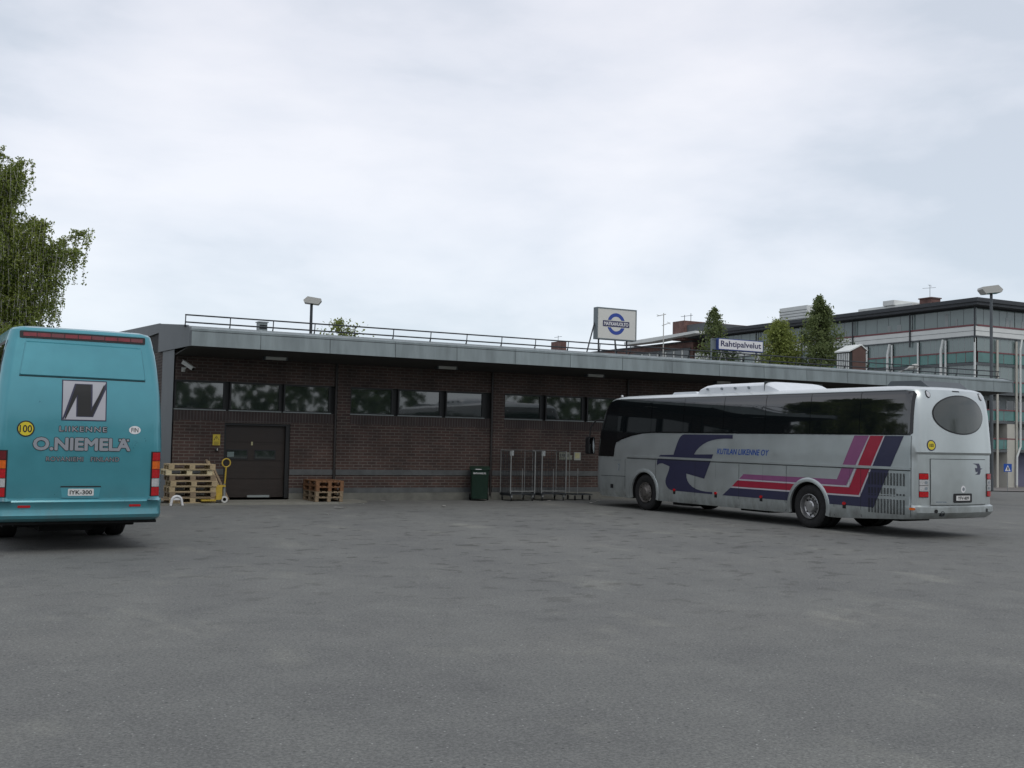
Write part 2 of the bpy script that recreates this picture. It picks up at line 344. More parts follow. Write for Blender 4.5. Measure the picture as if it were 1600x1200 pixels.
def prism(bm, poly, t0, t1, f):
    """extrude a 2D polygon between t0 and t1; f(u,v,t)->xyz"""
    A = [bm.verts.new(f(u, v, t0)) for u, v in poly]; B = [bm.verts.new(f(u, v, t1)) for u, v in poly]
    n = len(poly)
    bm.faces.new(A[::-1]); bm.faces.new(B)
    for i in range(n): bm.faces.new((A[i], A[(i + 1) % n], B[(i + 1) % n], B[i]))
    bmesh.ops.recalc_face_normals(bm, faces=bm.faces)
    return bm
def poly2d(polys, g=.12):
    """flat mesh (in XY) of polygons, cut by a grid of spacing g so that it can follow a curved surface"""
    bm = NB()
    for p in polys:
        p = [q for i, q in enumerate(p) if (Vector(q) - Vector(p[i - 1])).length > 1e-4]
        v = [bm.verts.new((a, b, 0)) for a, b in p]
        es = [bm.edges.new((v[i], v[(i + 1) % len(v)])) for i in range(len(v))]
        bmesh.ops.triangle_fill(bm, edges=es, use_beauty=True)
    cut2d(bm, g); return bm
def cut2d(bm, g):
    if not g or not bm.verts: return bm
    for ax in (0, 1):
        lo = min(v.co[ax] for v in bm.verts); hi = max(v.co[ax] for v in bm.verts)
        k = math.floor(lo / g) + 1
        while k * g < hi:
            pn = [0, 0, 0]; pn[ax] = 1; pc = [0, 0, 0]; pc[ax] = k * g
            bmesh.ops.bisect_plane(bm, geom=bm.verts[:] + bm.edges[:] + bm.faces[:], plane_co=pc, plane_no=pn)
            k += 1
    return bm
_txt = {}
def text2d(s, wd, ht, bold=0.0, shear=0.0, spacing=1.0):
    """flat letters fitted to width wd and height ht, centred on the origin"""
    cu = D.curves.new('t', 'FONT'); cu.body = s; cu.offset = bold; cu.resolution_u = 3; cu.fill_mode = 'FRONT'
    cu.shear = shear; cu.space_character = spacing
    o = D.objects.new('t', cu); COL.objects.link(o)
    dg = bpy.context.evaluated_depsgraph_get(); me = D.meshes.new_from_object(o.evaluated_get(dg))
    bm = NB(); bm.from_mesh(me); D.objects.remove(o); D.curves.remove(cu); D.meshes.remove(me)
    xs = [v.co.x for v in bm.verts]; ys = [v.co.y for v in bm.verts]
    x0, x1, y0, y1 = min(xs), max(xs), min(ys), max(ys)
    for v in bm.verts:
        v.co.x = ((v.co.x - x0) / (x1 - x0) - .5) * wd; v.co.y = ((v.co.y - y0) / (y1 - y0) - .5) * ht; v.co.z = 0
    return bm
def place(bm, f):
    for v in bm.verts: v.co = Vector(f(v.co.x, v.co.y))
    return bm
def lerp_tab(tab, z):
    if z <= tab[0][0]: return tab[0][1:]
    for A, B in zip(tab, tab[1:]):
        if z <= B[0]:
            t = (z - A[0]) / (B[0] - A[0] + 1e-9); return tuple(a + (b - a) * t for a, b in zip(A[1:], B[1:]))
    return tab[-1][1:]
def circle(cx, cy, rx, ry, n=28, a0=0, a1=2 * pi): return [(cx + rx * cos(a0 + (a1 - a0) * i / n), cy + ry * sin(a0 + (a1 - a0) * i / n)) for i in range(n)]
def rrect(x0, x1, y0, y1, r, n=5):
    o = []
    for cx, cy, a in ((x1 - r, y1 - r, 0), (x0 + r, y1 - r, pi / 2), (x0 + r, y0 + r, pi), (x1 - r, y0 + r, 1.5 * pi)):
        o += [(cx + r * cos(a + pi / 2 * i / n), cy + r * sin(a + pi / 2 * i / n)) for i in range(n + 1)]
    return o

# ---------------------------------------------------------------- coach body (local frame: x forward from the tail, y to the left, z up)
class Coach:
    """tab rows: z, half width, tail x, nose x; corner radii given along x and y"""
    def __init__(s, tab, rrx, rry, frx, fry, rb, fb):
        s.tab = tab; s.rrx, s.rry, s.frx, s.fry, s.rb, s.fb = rrx, rry, frx, fry, rb, fb
    def side(s, x, z, off=0):
        hw, xr, xf = lerp_tab(s.tab, z)
        cr = xr + s.rb + s.rrx; cf = xf - s.fb - s.frx; y = hw
        if x < cr: t = min(1, (cr - x) / s.rrx); y = hw - s.rry + s.rry * sqrt(max(0, 1 - t * t))
        if x > cf: t = min(1, (x - cf) / s.frx); y = hw - s.fry + s.fry * sqrt(max(0, 1 - t * t))
        return y + off
    def rear(s, y, z, off=0):
        hw, xr, xf = lerp_tab(s.tab, z); a = abs(y); ye = hw - s.rry
        if a <= ye: return xr + s.rb * (a / ye) ** 2 - off
        t = min(1, (a - ye) / s.rry); return xr + s.rb + s.rrx - s.rrx * sqrt(max(0, 1 - t * t)) - off
    def front(s, y, z, off=0):
        hw, xr, xf = lerp_tab(s.tab, z); a = abs(y); ye = hw - s.fry
        if a <= ye: return xf - s.fb * (a / ye) ** 2 + off
        t = min(1, (a - ye) / s.fry); return xf - s.fb - s.frx + s.frx * sqrt(max(0, 1 - t * t)) + off
    def outline(s, z):
        hw, xr, xf = lerp_tab(s.tab, z); P = []
        yr = hw - s.rry; yf = hw - s.fry
        for i in range(7): y = yr * i / 7; P.append((xr + s.rb * (y / yr) ** 2, y))
        for i in range(9): a = pi / 2 * i / 8; P.append((xr + s.rb + s.rrx * (1 - cos(a)), yr + s.rry * sin(a)))
        x0, x1 = xr + s.rb + s.rrx, xf - s.fb - s.frx
        for i in range(1, 24): P.append((x0 + (x1 - x0) * i / 24, hw))
        for i in range(9): a = pi / 2 * i / 8; P.append((xf - s.fb - s.frx + s.frx * sin(a), yf + s.fry * cos(a)))
        for i in range(6, -1, -1): y = yf * i / 7; P.append((xf - s.fb * (y / yf) ** 2, y))
        return P + [(x, -y) for x, y in P[-2:0:-1]]
    def mesh(s, zlift):
        bm = NB(); zs = []
        for A, B in zip(s.tab, s.tab[1:]):
            n = max(1, int((B[0] - A[0]) / .16)); zs += [A[0] + (B[0] - A[0]) * i / n for i in range(n)]
        zs.append(s.tab[-1][0]); rings = []
        for z in zs: rings.append([bm.verts.new((x, y, z + zlift(x, z))) for x, y in s.outline(z)])
        n = len(rings[0])
        for A, B in zip(rings, rings[1:]):
            for k in range(n): bm.faces.new((A[k], A[(k + 1) % n], B[(k + 1) % n], B[k]))
        bm.faces.new(rings[0][::-1]); bm.faces.new(rings[-1])
        bmesh.ops.recalc_face_normals(bm, faces=bm.faces)
        return bm
    # surface-following sheets; zl lifts with the lower edge so that nothing hangs below the skirt
    def dside(s, name, polys, m, parent, off=.004, g=.15, sgn=1, raise_=0, hole=None):
        bm = poly2d(polys, g)
        if hole:
            for (cx, cz, r) in hole:
                bmesh.ops.delete(bm, geom=[f for f in bm.faces if (f.calc_center_median() - Vector((cx, cz, 0))).length < r], context='FACES')
        place(bm, lambda x, z: (x, sgn * s.side(x, z, off), z))
        if raise_: s._skirt(bm, Vector((0, -sgn * (raise_ + off), 0)))
        return obj(name, bm, m, parent, smooth=30)
    def _skirt(s, bm, d):
        es = [e for e in bm.edges if e.is_boundary]
        r = bmesh.ops.extrude_edge_only(bm, edges=es)
        for v in [x for x in r['geom'] if isinstance(x, bmesh.types.BMVert)]: v.co += d
    def bevel_rear(s, name, poly, m, parent, h=.02, wd=.022):
        P_ = []
        for i, p in enumerate(poly):
            q = poly[(i + 1) % len(poly)]; n = max(1, int((Vector(q) - Vector(p)).length / .12)); P_ += [(p[0] + (q[0] - p[0]) * k / n, p[1] + (q[1] - p[1]) * k / n) for k in range(n)]
        cx = sum(p[0] for p in poly) / len(poly); cz = sum(p[1] for p in poly) / len(poly); bm = NB(); A, B_ = [], []
        W = max(abs(p[0] - cx) for p in poly); H = max(abs(p[1] - cz) for p in poly)
        for y, z in P_:
            y2, z2 = cx + (y - cx) * (1 + wd / W), cz + (z - cz) * (1 + wd / H)
            A.append(bm.verts.new((s.rear(y, z, h), y, z))); B_.append(bm.verts.new((s.rear(y2, z2, .001), y2, z2)))
        for i in range(len(A)): bm.faces.new((A[i - 1], A[i], B_[i], B_[i - 1]))
        bmesh.ops.recalc_face_normals(bm, faces=bm.faces)
        return obj(name, bm, m, parent, smooth=20)
    def drear(s, name, polys, m, parent, off=.004, g=.12, raise_=0):
        bm = poly2d(polys, g); place(bm, lambda y, z: (s.rear(y, z, off), y, z))
        if raise_: s._skirt(bm, Vector((raise_ + off, 0, 0)))
        return obj(name, bm, m, parent, smooth=30)
    def dfront(s, name, polys, m, parent, off=.004, g=.12):
        bm = poly2d(polys, g); place(bm, lambda y, z: (s.front(y, z, off), y, z))
        return obj(name, bm, m, parent, smooth=30)
    def trear(s, name, txt, wd, ht, yc, zc, m, parent, off=.006, bold=0., shear=0., spacing=1.):
        bm = text2d(txt, wd, ht, bold, shear, spacing); place(bm, lambda u, v: (s.rear(yc - u, zc + v, off), yc - u, zc + v))
        return obj(name, bm, m, parent)
    def trear_outline(s, name, txt, wd, ht, yc, zc, m, parent, off, wline, bold=0., spacing=1.):
        bm = NB()
        for i in range(8):
            a = 2 * pi * i / 8; b2 = text2d(txt, wd, ht, bold, 0, spacing); o_ = off + .0001 * i
            place(b2, lambda u, v: (s.rear(yc - u - wline * cos(a), zc + v + wline * sin(a), o_), yc - u - wline * cos(a), zc + v + wline * sin(a)))
            me = D.meshes.new('t'); b2.to_mesh(me); b2.free(); bm.from_mesh(me); D.meshes.remove(me)
        return obj(name, bm, m, parent)
    def tside(s, name, txt, wd, ht, xc, zc, m, parent, off=.006, bold=0., shear=0.):
        bm = cut2d(text2d(txt, wd, ht, bold, shear), .3); place(bm, lambda u, v: (xc - u, s.side(xc - u, zc + v, off), zc + v))
        return obj(name, bm, m, parent)

def strip(pts, wd):
    """polygon round a polyline"""
    L_, R_ = [], []
    for i, p in enumerate(pts):
        a = Vector(pts[max(0, i - 1)]); b = Vector(pts[min(len(pts) - 1, i + 1)]); d = (b - a).normalized(); n = Vector((-d.y, d.x)) * wd / 2
        L_.append((p[0] + n.x, p[1] + n.y)); R_.append((p[0] - n.x, p[1] - n.y))
    return L_ + R_[::-1]

def cut_arches(o, centres, r, z, hw, bottom):
    """wheel arches bored through the body sides, with dark linings"""
    bm = NB()
    for x in centres:
        for s_ in (1, -1):
            arch = [(x + r * cos(a), z + r * sin(a)) for a in [pi * i / 20 for i in range(21)]] + [(x - r, bottom - .3), (x + r, bottom - .3)]
            A = [bm.verts.new((u, s_ * (hw + .2), v)) for u, v in arch]; B = [bm.verts.new((u, s_ * (hw - .62), v)) for u, v in arch]
            n = len(arch)
            for f in ([A], [B[::-1]]): bm.faces.new(f[0])
            for i in range(n): bm.faces.new((A[i], B[i], B[(i + 1) % n], A[(i + 1) % n]))
    for f in bm.faces: f.material_index = 1
    bmesh.ops.recalc_face_normals(bm, faces=bm.faces)
    me = D.meshes.new('c'); bm.to_mesh(me); bm.free(); me.materials.append(o.data.materials[0]); me.materials.append(M['under']); c = D.objects.new('c', me); link(c, o.parent); bpy.context.view_layer.update()
    md = o.modifiers.new('b', 'BOOLEAN'); md.operation = 'DIFFERENCE'; md.object = c; md.solver = 'EXACT'
    dg = bpy.context.evaluated_depsgraph_get(); new = D.meshes.new_from_object(o.evaluated_get(dg))
    o.modifiers.clear(); new.shade_smooth(); new.set_sharp_from_angle(angle=rad(28)); o.data = new
    D.objects.remove(c)

def make_wheel(parent, x, y, side, hubdeep=False, dark=False):
    """tyre part with a rim child; side=+1 outer face towards +y"""
    W_ = .28; R_ = .498
    M_ = Matrix.Translation((x, y, R_)) @ Matrix.Rotation(-side * pi / 2, 4, 'X')
    bm = NB()
    prof = [(.29, -W_ / 2 + .02), (.34, -W_ / 2), (.42, -W_ / 2 - .012), (.475, -W_ / 2 + .01), (.494, -W_ / 2 + .03)]
    for i in range(5):
        h = -W_ / 2 + .05 + i * (W_ - .1) / 4
        prof += [(R_, h - .012), (R_, h + .012), (R_ - .012, h + .016), (R_ - .012, h + .03)] if i < 4 else [(R_, h - .012), (R_, h + .01)]
    prof += [(.494, W_ / 2 - .03), (.475, W_ / 2 - .01), (.42, W_ / 2 + .012), (.34, W_ / 2), (.29, W_ / 2 - .02)]
    lathe(bm, prof, 48, M_, cap=False)
    t = obj('wheel', bm, M['tyre'], parent, smooth=35)
    bm = NB()
    if hubdeep: p = [(.285, W_ / 2 + .005), (.272, W_ / 2 + .008), (.262, W_ / 2 - .02), (.245, W_ / 2 - .10), (.225, W_ / 2 - .115), (.20, W_ / 2 - .12), (.15, W_ / 2 - .115), (.135, W_ / 2 - .08), (.13, W_ / 2 - .01), (.11, W_ / 2 + .01), (.06, W_ / 2 + .015), (.001, W_ / 2 + .015)]
    else: p = [(.285, W_ / 2 + .005), (.272, W_ / 2 + .008), (.262, W_ / 2 - .01), (.24, W_ / 2 - .02), (.21, W_ / 2 + .0), (.17, W_ / 2 + .02), (.15, W_ / 2 + .025), (.14, W_ / 2 + .035), (.12, W_ / 2 + .06), (.05, W_ / 2 + .07), (.001, W_ / 2 + .07)]
    lathe(bm, p, 40, M_, cap=False)
    bmesh.ops.recalc_face_normals(bm, faces=bm.faces)
    obj('rim', bm, M['rimdark'] if dark else M['rim'], t, smooth=35)
    bm = NB(); hr = .235 if hubdeep else .222; hz = (W_ / 2 - .108) if hubdeep else W_ / 2 - .004
    for k in range(10):
        a = 2 * pi * k / 10
        lathe(bm, [(.021, hz - .01), (.021, hz + .006)], 10, M_ @ Matrix.Translation((cos(a) * hr * .93, sin(a) * hr * .93, 0)))
        lathe(bm, [(.012, hz - .01), (.012, hz + .02)], 6, M_ @ Matrix.Translation((cos(a + .3) * .165, sin(a + .3) * .165, 0)))
    obj('rim_holes', bm, M['hole'], t)
    return t

def underbody(root, axles, L_):
    bm = NB()
    box(bm, 1.0, axles[0] - .62, -1.0, 1.0, .33, .62); box(bm, axles[0] + .62, axles[1] - .62, -1.12, 1.12, .3, .6)
    box(bm, axles[0] - .62, axles[0] + .62, -.45, .45, .4, .9); box(bm, axles[1] - .62, axles[1] + .62, -.45, .45, .35, .9)
    box(bm, axles[0] - .08, axles[0] + .08, -.8, .8, .42, .58); box(bm, axles[1] - .07, axles[1] + .07, -.9, .9, .4, .54)
    box(bm, .35, 1.0, -.85, .85, .42, .6); box(bm, 1.4, 2.2, -.75, .2, .26, .4); box(bm, axles[1] + .62, L_ - .6, -1.0, 1.0, .33, .6)
    box(bm, 4.6, 5.6, .3, 1.05, .24, .34); box(bm, 7.4, 8.2, .5, 1.1, .22, .34)
    obj('underbody', bm, M['under'], root)

# ================================================================ SILVER COACH
def silver_coach():
    root = thing('coach', 'silver grey coach with navy swoosh emblem and red purple stripes, nose towards the brick terminal', 'coach', (19.27, 16.01, 0), rad(93), None)
    tab = [(0.3, 1.235, 0.05, 11.72), (0.42, 1.27, -0.04, 11.8), (0.55, 1.275, -0.1, 11.84), (0.665, 1.275, -0.1, 11.86), (0.7, 1.275, -0.025, 11.86), (1.1, 1.275, -0.03, 11.86), (1.44, 1.275, -0.025, 11.85), (1.76, 1.275, -0.02, 11.83), (1.81, 1.272, -0.06, 11.82), (2.15, 1.262, -0.035, 11.75), (2.6, 1.238, -0.005, 11.62), (2.9, 1.21, 0.03, 11.48), (3.05, 1.185, 0.07, 11.36), (3.13, 1.155, 0.12, 11.22), (3.175, 1.09, 0.21, 11.05), (3.205, 1, 0.35, 10.8), (3.228, 0.8, 0.73, 10.3), (3.24, 0.5, 1.43, 9.7)]
    B = Coach(tab, .23, .34, .36, .40, .12, .12)
    def zl(x, z): return (.12 * max(0, 1 - x / 2.2) + .0 * x) * max(0, (.55 - z) / .25) if z < .55 else 0
    body = obj('body', B.mesh(zl), [M['silver'], M['under']], root)
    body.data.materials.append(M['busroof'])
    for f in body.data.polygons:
        if f.center.z > 3.125: f.material_index = 2  # upper faces take a lighter paint, sky brightness put into the colour
    AX = (3.13, 9.26)
    cut_arches(body, AX, .565, .50, 1.275, .3)
    underbody(root, AX, 11.7)
    for x in AX:
        for s_ in (1, -1):
            make_wheel(root, x, s_ * 1.09, s_, hubdeep=(x < 5), dark=(x > 5))
    for s_ in (1, -1):    # twin inner wheels on the drive axle
        lathe_bm = lathe(NB(), [(.28, -.13), (.47, -.14), (.498, -.11), (.498, .11), (.47, .14), (.28, .13)], 36, Matrix.Translation((AX[0], s_ * .76, .498)) @ Matrix.Rotation(pi / 2, 4, 'X'), cap=True)
        obj('wheel', lathe_bm, M['tyre'], root, smooth=35)
    # arch lips
    for x in AX:
        for s_ in (1, -1):
            bm = NB(); ring = []
            for i in range(31):
                a = -.30 + (pi + .60) * i / 30
                row = []
                for r_, o_ in ((.560, -.03), (.563, .022), (.60, .028), (.66, .003)):
                    zz = .50 + r_ * sin(a); row.append(bm.verts.new((x + r_ * cos(a), s_ * (B.side(x, max(.42, zz)) + o_), max(.3, zz))))
                ring.append(row)
            for P, Q in zip(ring, ring[1:]):
                for k in range(3): bm.faces.new((P[k], P[k + 1], Q[k + 1], Q[k]))
            bmesh.ops.recalc_face_normals(bm, faces=bm.faces)
            obj('wheel_arch_lip', bm, M['silver'], root, smooth=60)
    # ---- glazing
    for s_ in (1, -1):
        band = [(.25, 3.02), (.31, 3.09), (.5, 3.112), (10.55, 3.118), (10.80, 3.10), (11.16, 3.0), (11.40, 2.6), (11.58, 2.0), (11.64, 1.46), (10.70, 1.46), (10.66, 1.70), (10.60, 1.865), (10.3, 1.965), (9.85, 2.065), (9.4, 2.13), (8.95, 2.155), (.30, 2.155), (.235, 2.20)]
        B.dside('window_surround', [band], M['surround'], root, .010, .06, s_)
        xs = [.36, 1.64, 3.10, 4.56, 6.05, 7.62, 9.0, 10.55]
        for i, (a, b) in enumerate(zip(xs, xs[1:])):
            a += .009; b -= .009
            if i == 0: poly = rrect(.30, b, 2.19, 3.085, .05)
            elif i == 6: poly = [(a, 3.09), (b - .05, 3.09), (b, 3.06), (b + .02, 1.92), (10.25, 2.02), (9.85, 2.10), (9.4, 2.165), (a, 2.185)]
            else: poly = [(a, 3.09), (b, 3.09), (b, 2.19), (a, 2.19)]
            B.dside('side_window', [poly], M['glass'], root, .016, .07, s_)
        B.dside('driver_window', [[(10.62, 3.07), (10.80, 3.06), (11.11, 2.96), (11.35, 2.58), (11.53, 2.0), (11.59, 1.50), (10.75, 1.50), (10.70, 1.75), (10.62, 1.9)]], M['glass'], root, .009, .1, s_)
    B.dfront('windscreen', [rrect(-1.12, 1.12, 1.42, 3.04, .12)], M['glass'], root, .009)
    # ---- livery, left side
    H = [(AX[0], .50, .60), (AX[1], .50, .60)]
    sh = .19
    def P(l): return [(x - sh, z) for x, z in l]
    def bez(p0, p1, p2, p3, n=8): return [tuple((1 - t) ** 3 * a + 3 * (1 - t) ** 2 * t * b + 3 * (1 - t) * t * t * c + t ** 3 * d for a, b, c, d in zip(p0, p1, p2, p3)) for t in [i / n for i in range(n)]]
    emb = (bez((8.182, 1.572), (8.05, 1.85), (7.98, 2.12), (7.75, 2.123)) + [(7.75, 2.123), (5.881, 2.123), (5.879, 2.026)]
           + bez((5.879, 2.026), (6.7, 2.05), (7.1, 1.9), (7.342, 1.599)) + [(7.342, 1.599), (6.591, 1.616), (6.926, .98), (7.642, 1.085)]
           + bez((7.642, 1.085), (7.66, .80), (7.3, .62), (6.605, .653)) + [(6.605, .653), (6.604, .595), (8.229, .611)]
           + bez((8.229, .611), (8.43, .64), (8.55, .78), (8.50, .90)) + bez((8.50, .90), (8.46, 1.02), (8.36, 1.12), (8.344, 1.253)) + [(8.344, 1.253), (8.654, 1.33)]
           + bez((8.654, 1.33), (8.75, 1.33), (8.82, 1.31), (8.883, 1.27)) + bez((8.883, 1.27), (8.91, 1.42), (8.83, 1.55), (8.694, 1.56)))
    B.dside('swoosh_emblem', [P(emb)], M['navy'], root, .0045, .15)
    # stripes: purple over crimson over navy, turning up to the window line; pale pinstripe between
    B.dside('purple_stripe', [P([(5.462, 1.155), (2.455, 1.155), (1.97, 2.138), (1.563, 2.138), (2.19, 1.03), (5.62, 1.03)])], M['purple'], root, .0045, .1, hole=H)
    B.dside('crimson_stripe', [P([(5.677, .990), (2.10, .990), (1.535, 2.138), (1.172, 2.138), (1.836, .835), (5.878, .835)])], M['crimson'], root, .0045, .1, hole=H)
    B.dside('navy_stripe', [P([(5.936, .795), (1.80, .795), (1.133, 2.138), (.646, 2.138), (1.425, .592), (6.229, .592)])], M['navy'], root, .0045, .1, hole=H)
    B.dside('pinstripe', [P([(5.62, 1.026), (2.165, 1.026), (1.563, 2.138), (1.540, 2.138), (2.112, .996), (5.66, .996)]),
                          P([(5.88, .831), (1.826, .831), (1.172, 2.138), (1.138, 2.138), (1.80, .800), (5.92, .800)])], M['palestripe'], root, .0049, .1, hole=H)
    B.tside('company_lettering', 'KUTILAN LIIKENNE OY', 1.86, .145, 5.33, 1.70, M['blue'], root, .0055, .012, .25)
    # ---- rails, panel gaps, service flaps
    for s_ in (1, -1):
        B.dside('waist_rail', [strip([(.28, 1.455), (10.06, 1.485)], .055)], M['silver'], root, .016, .3, s_, raise_=.004)
        gaps = [strip([(.28, 1.415), (10.06, 1.43)], .016), strip([(10.12, .905), (11.3, .895)], .012)]
        for x in (8.75, 7.10, 5.44, 3.82, 1.585): gaps.append([(x - .005, .36), (x + .005, .36), (x + .005, 1.40), (x - .005, 1.40)])
        gaps += [[(10.14, .34), (10.15, .34), (10.15, 1.40), (10.14, 1.40)], [(.262, .45), (.272, .45), (.272, 2.14), (.262, 2.14)], strip([(2.35, .62), (2.35, .34)], .01), strip([(3.86, .34), (3.86, .6)], .012)]
        for x in (6.3, 4.6, 1.9): gaps.append([(x - .002, 1.0), (x + .002, 1.0), (x + .002, 1.40), (x - .002, 1.40)])
        B.dside('panel_gaps', gaps, M['seam'], root, .0062, .3, s_)
        for x in (7.94, 6.29, 4.655, 2.05):
            B.dside('marker_lamp', [[(x - .045, .52), (x + .045, .52), (x + .045, .62), (x - .045, .62)]], M['trim'], root, .009, 0, s_, raise_=.001)
            B.dside('marker_lens', [circle(x, .63, .05, .035, 12)], M['lensred'] if s_ > 0 and x < 8 else M['lensorange'], root, .02, 0, s_, raise_=.01)
        B.dside('marker_lamp', [rrect(.17, .30, .60, .65, .02, 3)], M['lensorange'], root, .012, .05, s_, raise_=.004)
        B.dside('fuel_flap', [[(10.70, .545), (10.84, .545), (10.84, .66), (10.70, .66)]], M['trim'], root, .006, 0, s_)
        B.dside('door_handle', [[(10.42, 1.06), (10.47, 1.06), (10.46, 1.2), (10.52, 1.26), (10.40, 1.26), (10.42, 1.2)]], M['greyline'], root, .007, 0, s_)
    B.tside('small_lettering', 'LIIKENNE', .34, .03, 10.52, 1.36, M['greyline'], root, .006)
    # engine louvres: three rows of tall slots
    bm = NB()
    def slot(x, z0, z1):
        for q in range(int((z1 - z0) / .022)):
            z = z0 + q * .022
            v = [bm.verts.new((x + a, B.side(x + a, z + b, .0078 + c_), z + b)) for a, b, c_ in ((-.024, 0, 0), (.024, 0, 0), (.024, .014, 0), (-.024, .014, 0))]
            bm.faces.new(v)
    for i in range(12):
        x = .44 + i * .083
        slot(x, .49, .82)
        if i > 2: slot(x, .90, 1.05)
        if i <= 2: slot(x, .88, .94)
        if i > 2: slot(x, .86, .9)
        slot(x, 1.09, 1.36)
    obj('engine_grille', bm, M['trim'], root)
    # ---- tail
    ov = circle(0, 2.61, .80, .395, 48)
    B.drear('rear_window_seal', [circle(0, 2.61, .825, .42, 48)], M['trim'], root, .006, .1)
    B.drear('rear_window', [ov], M['rglass'], root, .011, .1)
    for s_ in (1, -1):
        lp = B.drear('tail_light', [[(s_ * .955, .865), (s_ * 1.17, .865), (s_ * 1.17, 1.37), (s_ * .955, 1.37)]], M['trim'], root, .006, .05)
        for k, (za, zb, mm) in enumerate(((.875, .985, 'lensred'), (.995, 1.11, 'lenswhite'), (1.12, 1.235, 'lenswhite'), (1.245, 1.36, 'lensred'))):
            B.drear('lens', [[(s_ * .965, za), (s_ * 1.165, za), (s_ * 1.165, zb), (s_ * .965, zb)]], M[mm], lp, .022, .05, raise_=.01)
            if mm == 'lenswhite': B.drear('lens_bezel', [circle(s_ * 1.03, (za + zb) / 2, .04, .035, 14)], M['greyline'], lp, .026, 0)
        B.drear('clearance_lamp', [circle(s_ * .86, 3.03, .062, .082, 18)], M['seam'], root, .008, .04)
        B.drear('clearance_lens', [circle(s_ * .86, 3.03, .045, .062, 18)], M['lenswhite'], root, .02, 0, raise_=.01)
        B.drear('fog_lamp', [circle(s_ * .83, .583, .042, .042, 18)], M['trim'], root, .01, 0, raise_=.0)
    B.drear('engine_cover_gap', [[(.905, .70), (-.905, .70), (-.905, 1.675), (.905, 1.675), (.905, .72), (.893, .72), (.893, 1.663), (-.893, 1.663), (-.893, .712), (.905, .712)]], M['seam'], root, .004, .15)
    B.drear('engine_cover', [[(.89, .715), (-.89, .715), (-.89, 1.66), (.89, 1.66)]], M['silver'], root, .010, .15, raise_=.002)
    pl = B.drear('number_plate', [rrect(-.30, .30, .755, .95, .03)], M['trim'], root, .018, .08, raise_=.006)
    B.drear('plate_face', [rrect(-.225, .225, .80, .905, .01)], M['plate'], pl, .022, .08)
    B.trear('plate_lettering', 'YFV-809', .36, .07, 0, .852, M['black'], pl, .0255, .016)
    B.drear('maker_badge', [circle(0, 1.04, .075, .075, 24)], M['white'], root, .013, 0)
    B.drear('badge_spot', [circle(-.01, 1.04, .04, .04, 24)], M['greyline'], root, .015, 0)
    B.drear('speed_sticker_rim', [circle(.90, 1.953, .115, .115, 28)], M['navy'], root, .005, .05)
    B.drear('speed_sticker', [circle(.90, 1.953, .09, .09, 28)], M['yellow'], root, .007, .05)
    B.trear('sticker_lettering', '100', .115, .075, .90, 1.953, M['black'], root, .009, .02)
    B.drear('model_badge', [[(.77, .755), (.48, .755), (.50, .785), (.76, .785)]], M['greyline'], root, .0125, 0)
    eb = [(-.34, 1.585), (-.60, 1.585), (-.655, 1.52), (-.665, 1.485), (-.76, 1.475), (-.665, 1.45), (-.665, 1.40), (-.62, 1.345), (-.43, 1.345), (-.53, 1.375), (-.545, 1.41), (-.46, 1.40), (-.43, 1.49), (-.52, 1.485), (-.52, 1.52), (-.48, 1.555)]
    B.drear('small_emblem', [eb], M['navy'], root, .0125, 0)
    B.drear('vent_slot', [[(-.06, 3.10), (.16, 3.10), (.16, 3.125), (-.06, 3.125)]], M['seam'], root, .004, .05)
    bm = lathe(NB(), [(.055, -.12), (.055, .05), (.045, .05), (.045, -.05)], 20, Matrix.Translation((.0, .66, .53)) @ Matrix.Rotation(-pi / 2, 4, 'Y'), cap=True)
    obj('exhaust_pipe', bm, M['darksteel'], root, smooth=40)
    # ---- air conditioning pod and hatches on the roof
    bm = NB(); secs = [(7.36, .05), (7.28, .62), (7.10, .92), (6.9, 1), (4.9, 1), (4.84, .99), (4.75, .92), (4.6, .62), (4.45, .3), (4.35, .04)]
    rings = []
    for x, k in secs:
        ring = []
        for i in range(13):
            a = pi * i / 12; c = cos(a); hwp = 1.0
            y = hwp * (abs(c) ** .35) * (1 if c >= 0 else -1); z = 3.20 + .26 * k * (abs(sin(a)) ** .38)
            ring.append(bm.verts.new((x, y, z)))
        rings.append(ring)
    for A_, B_ in zip(rings, rings[1:]):
        for k in range(12): bm.faces.new((A_[k], A_[k + 1], B_[k + 1], B_[k]))
    bm.faces.new(rings[0]); bm.faces.new(rings[-1][::-1]); bmesh.ops.recalc_face_normals(bm, faces=bm.faces)
    ac = obj('air_conditioning_pod', bm, M['roofwhite'], root, smooth=35)
    for x in (6.95, 6.4, 5.9, 5.4):
        for s_ in (1, -1):
            bm = NB(); lathe(bm, [(.032, 0), (.032, .05)], 10, Matrix.Translation((x, s_ * .985, 3.32)) @ Matrix.Rotation(-s_ * pi / 2, 4, 'X')); obj('pod_fastener', bm, M['greyline'], ac)
    bm = NB(); box(bm, 4.86, 4.87, -1.003, 1.003, 3.22, 3.463); obj('pod_seam', bm, M['seam'], ac)
    bm = NB(); prism(bm, [(.40, 3.20), (1.55, 3.20), (1.4, 3.355), (.60, 3.345)], -.75, .55, lambda u, v, t: (u, t, v)); obj('roof_hatch', bm, M['clad'], root)
    bm = NB(); prism(bm, [(8.0, 3.24), (9.1, 3.24), (9.0, 3.31), (8.1, 3.31)], -.45, .45, lambda u, v, t: (u, t, v)); obj('roof_hatch', bm, M['roofwhite'], root)
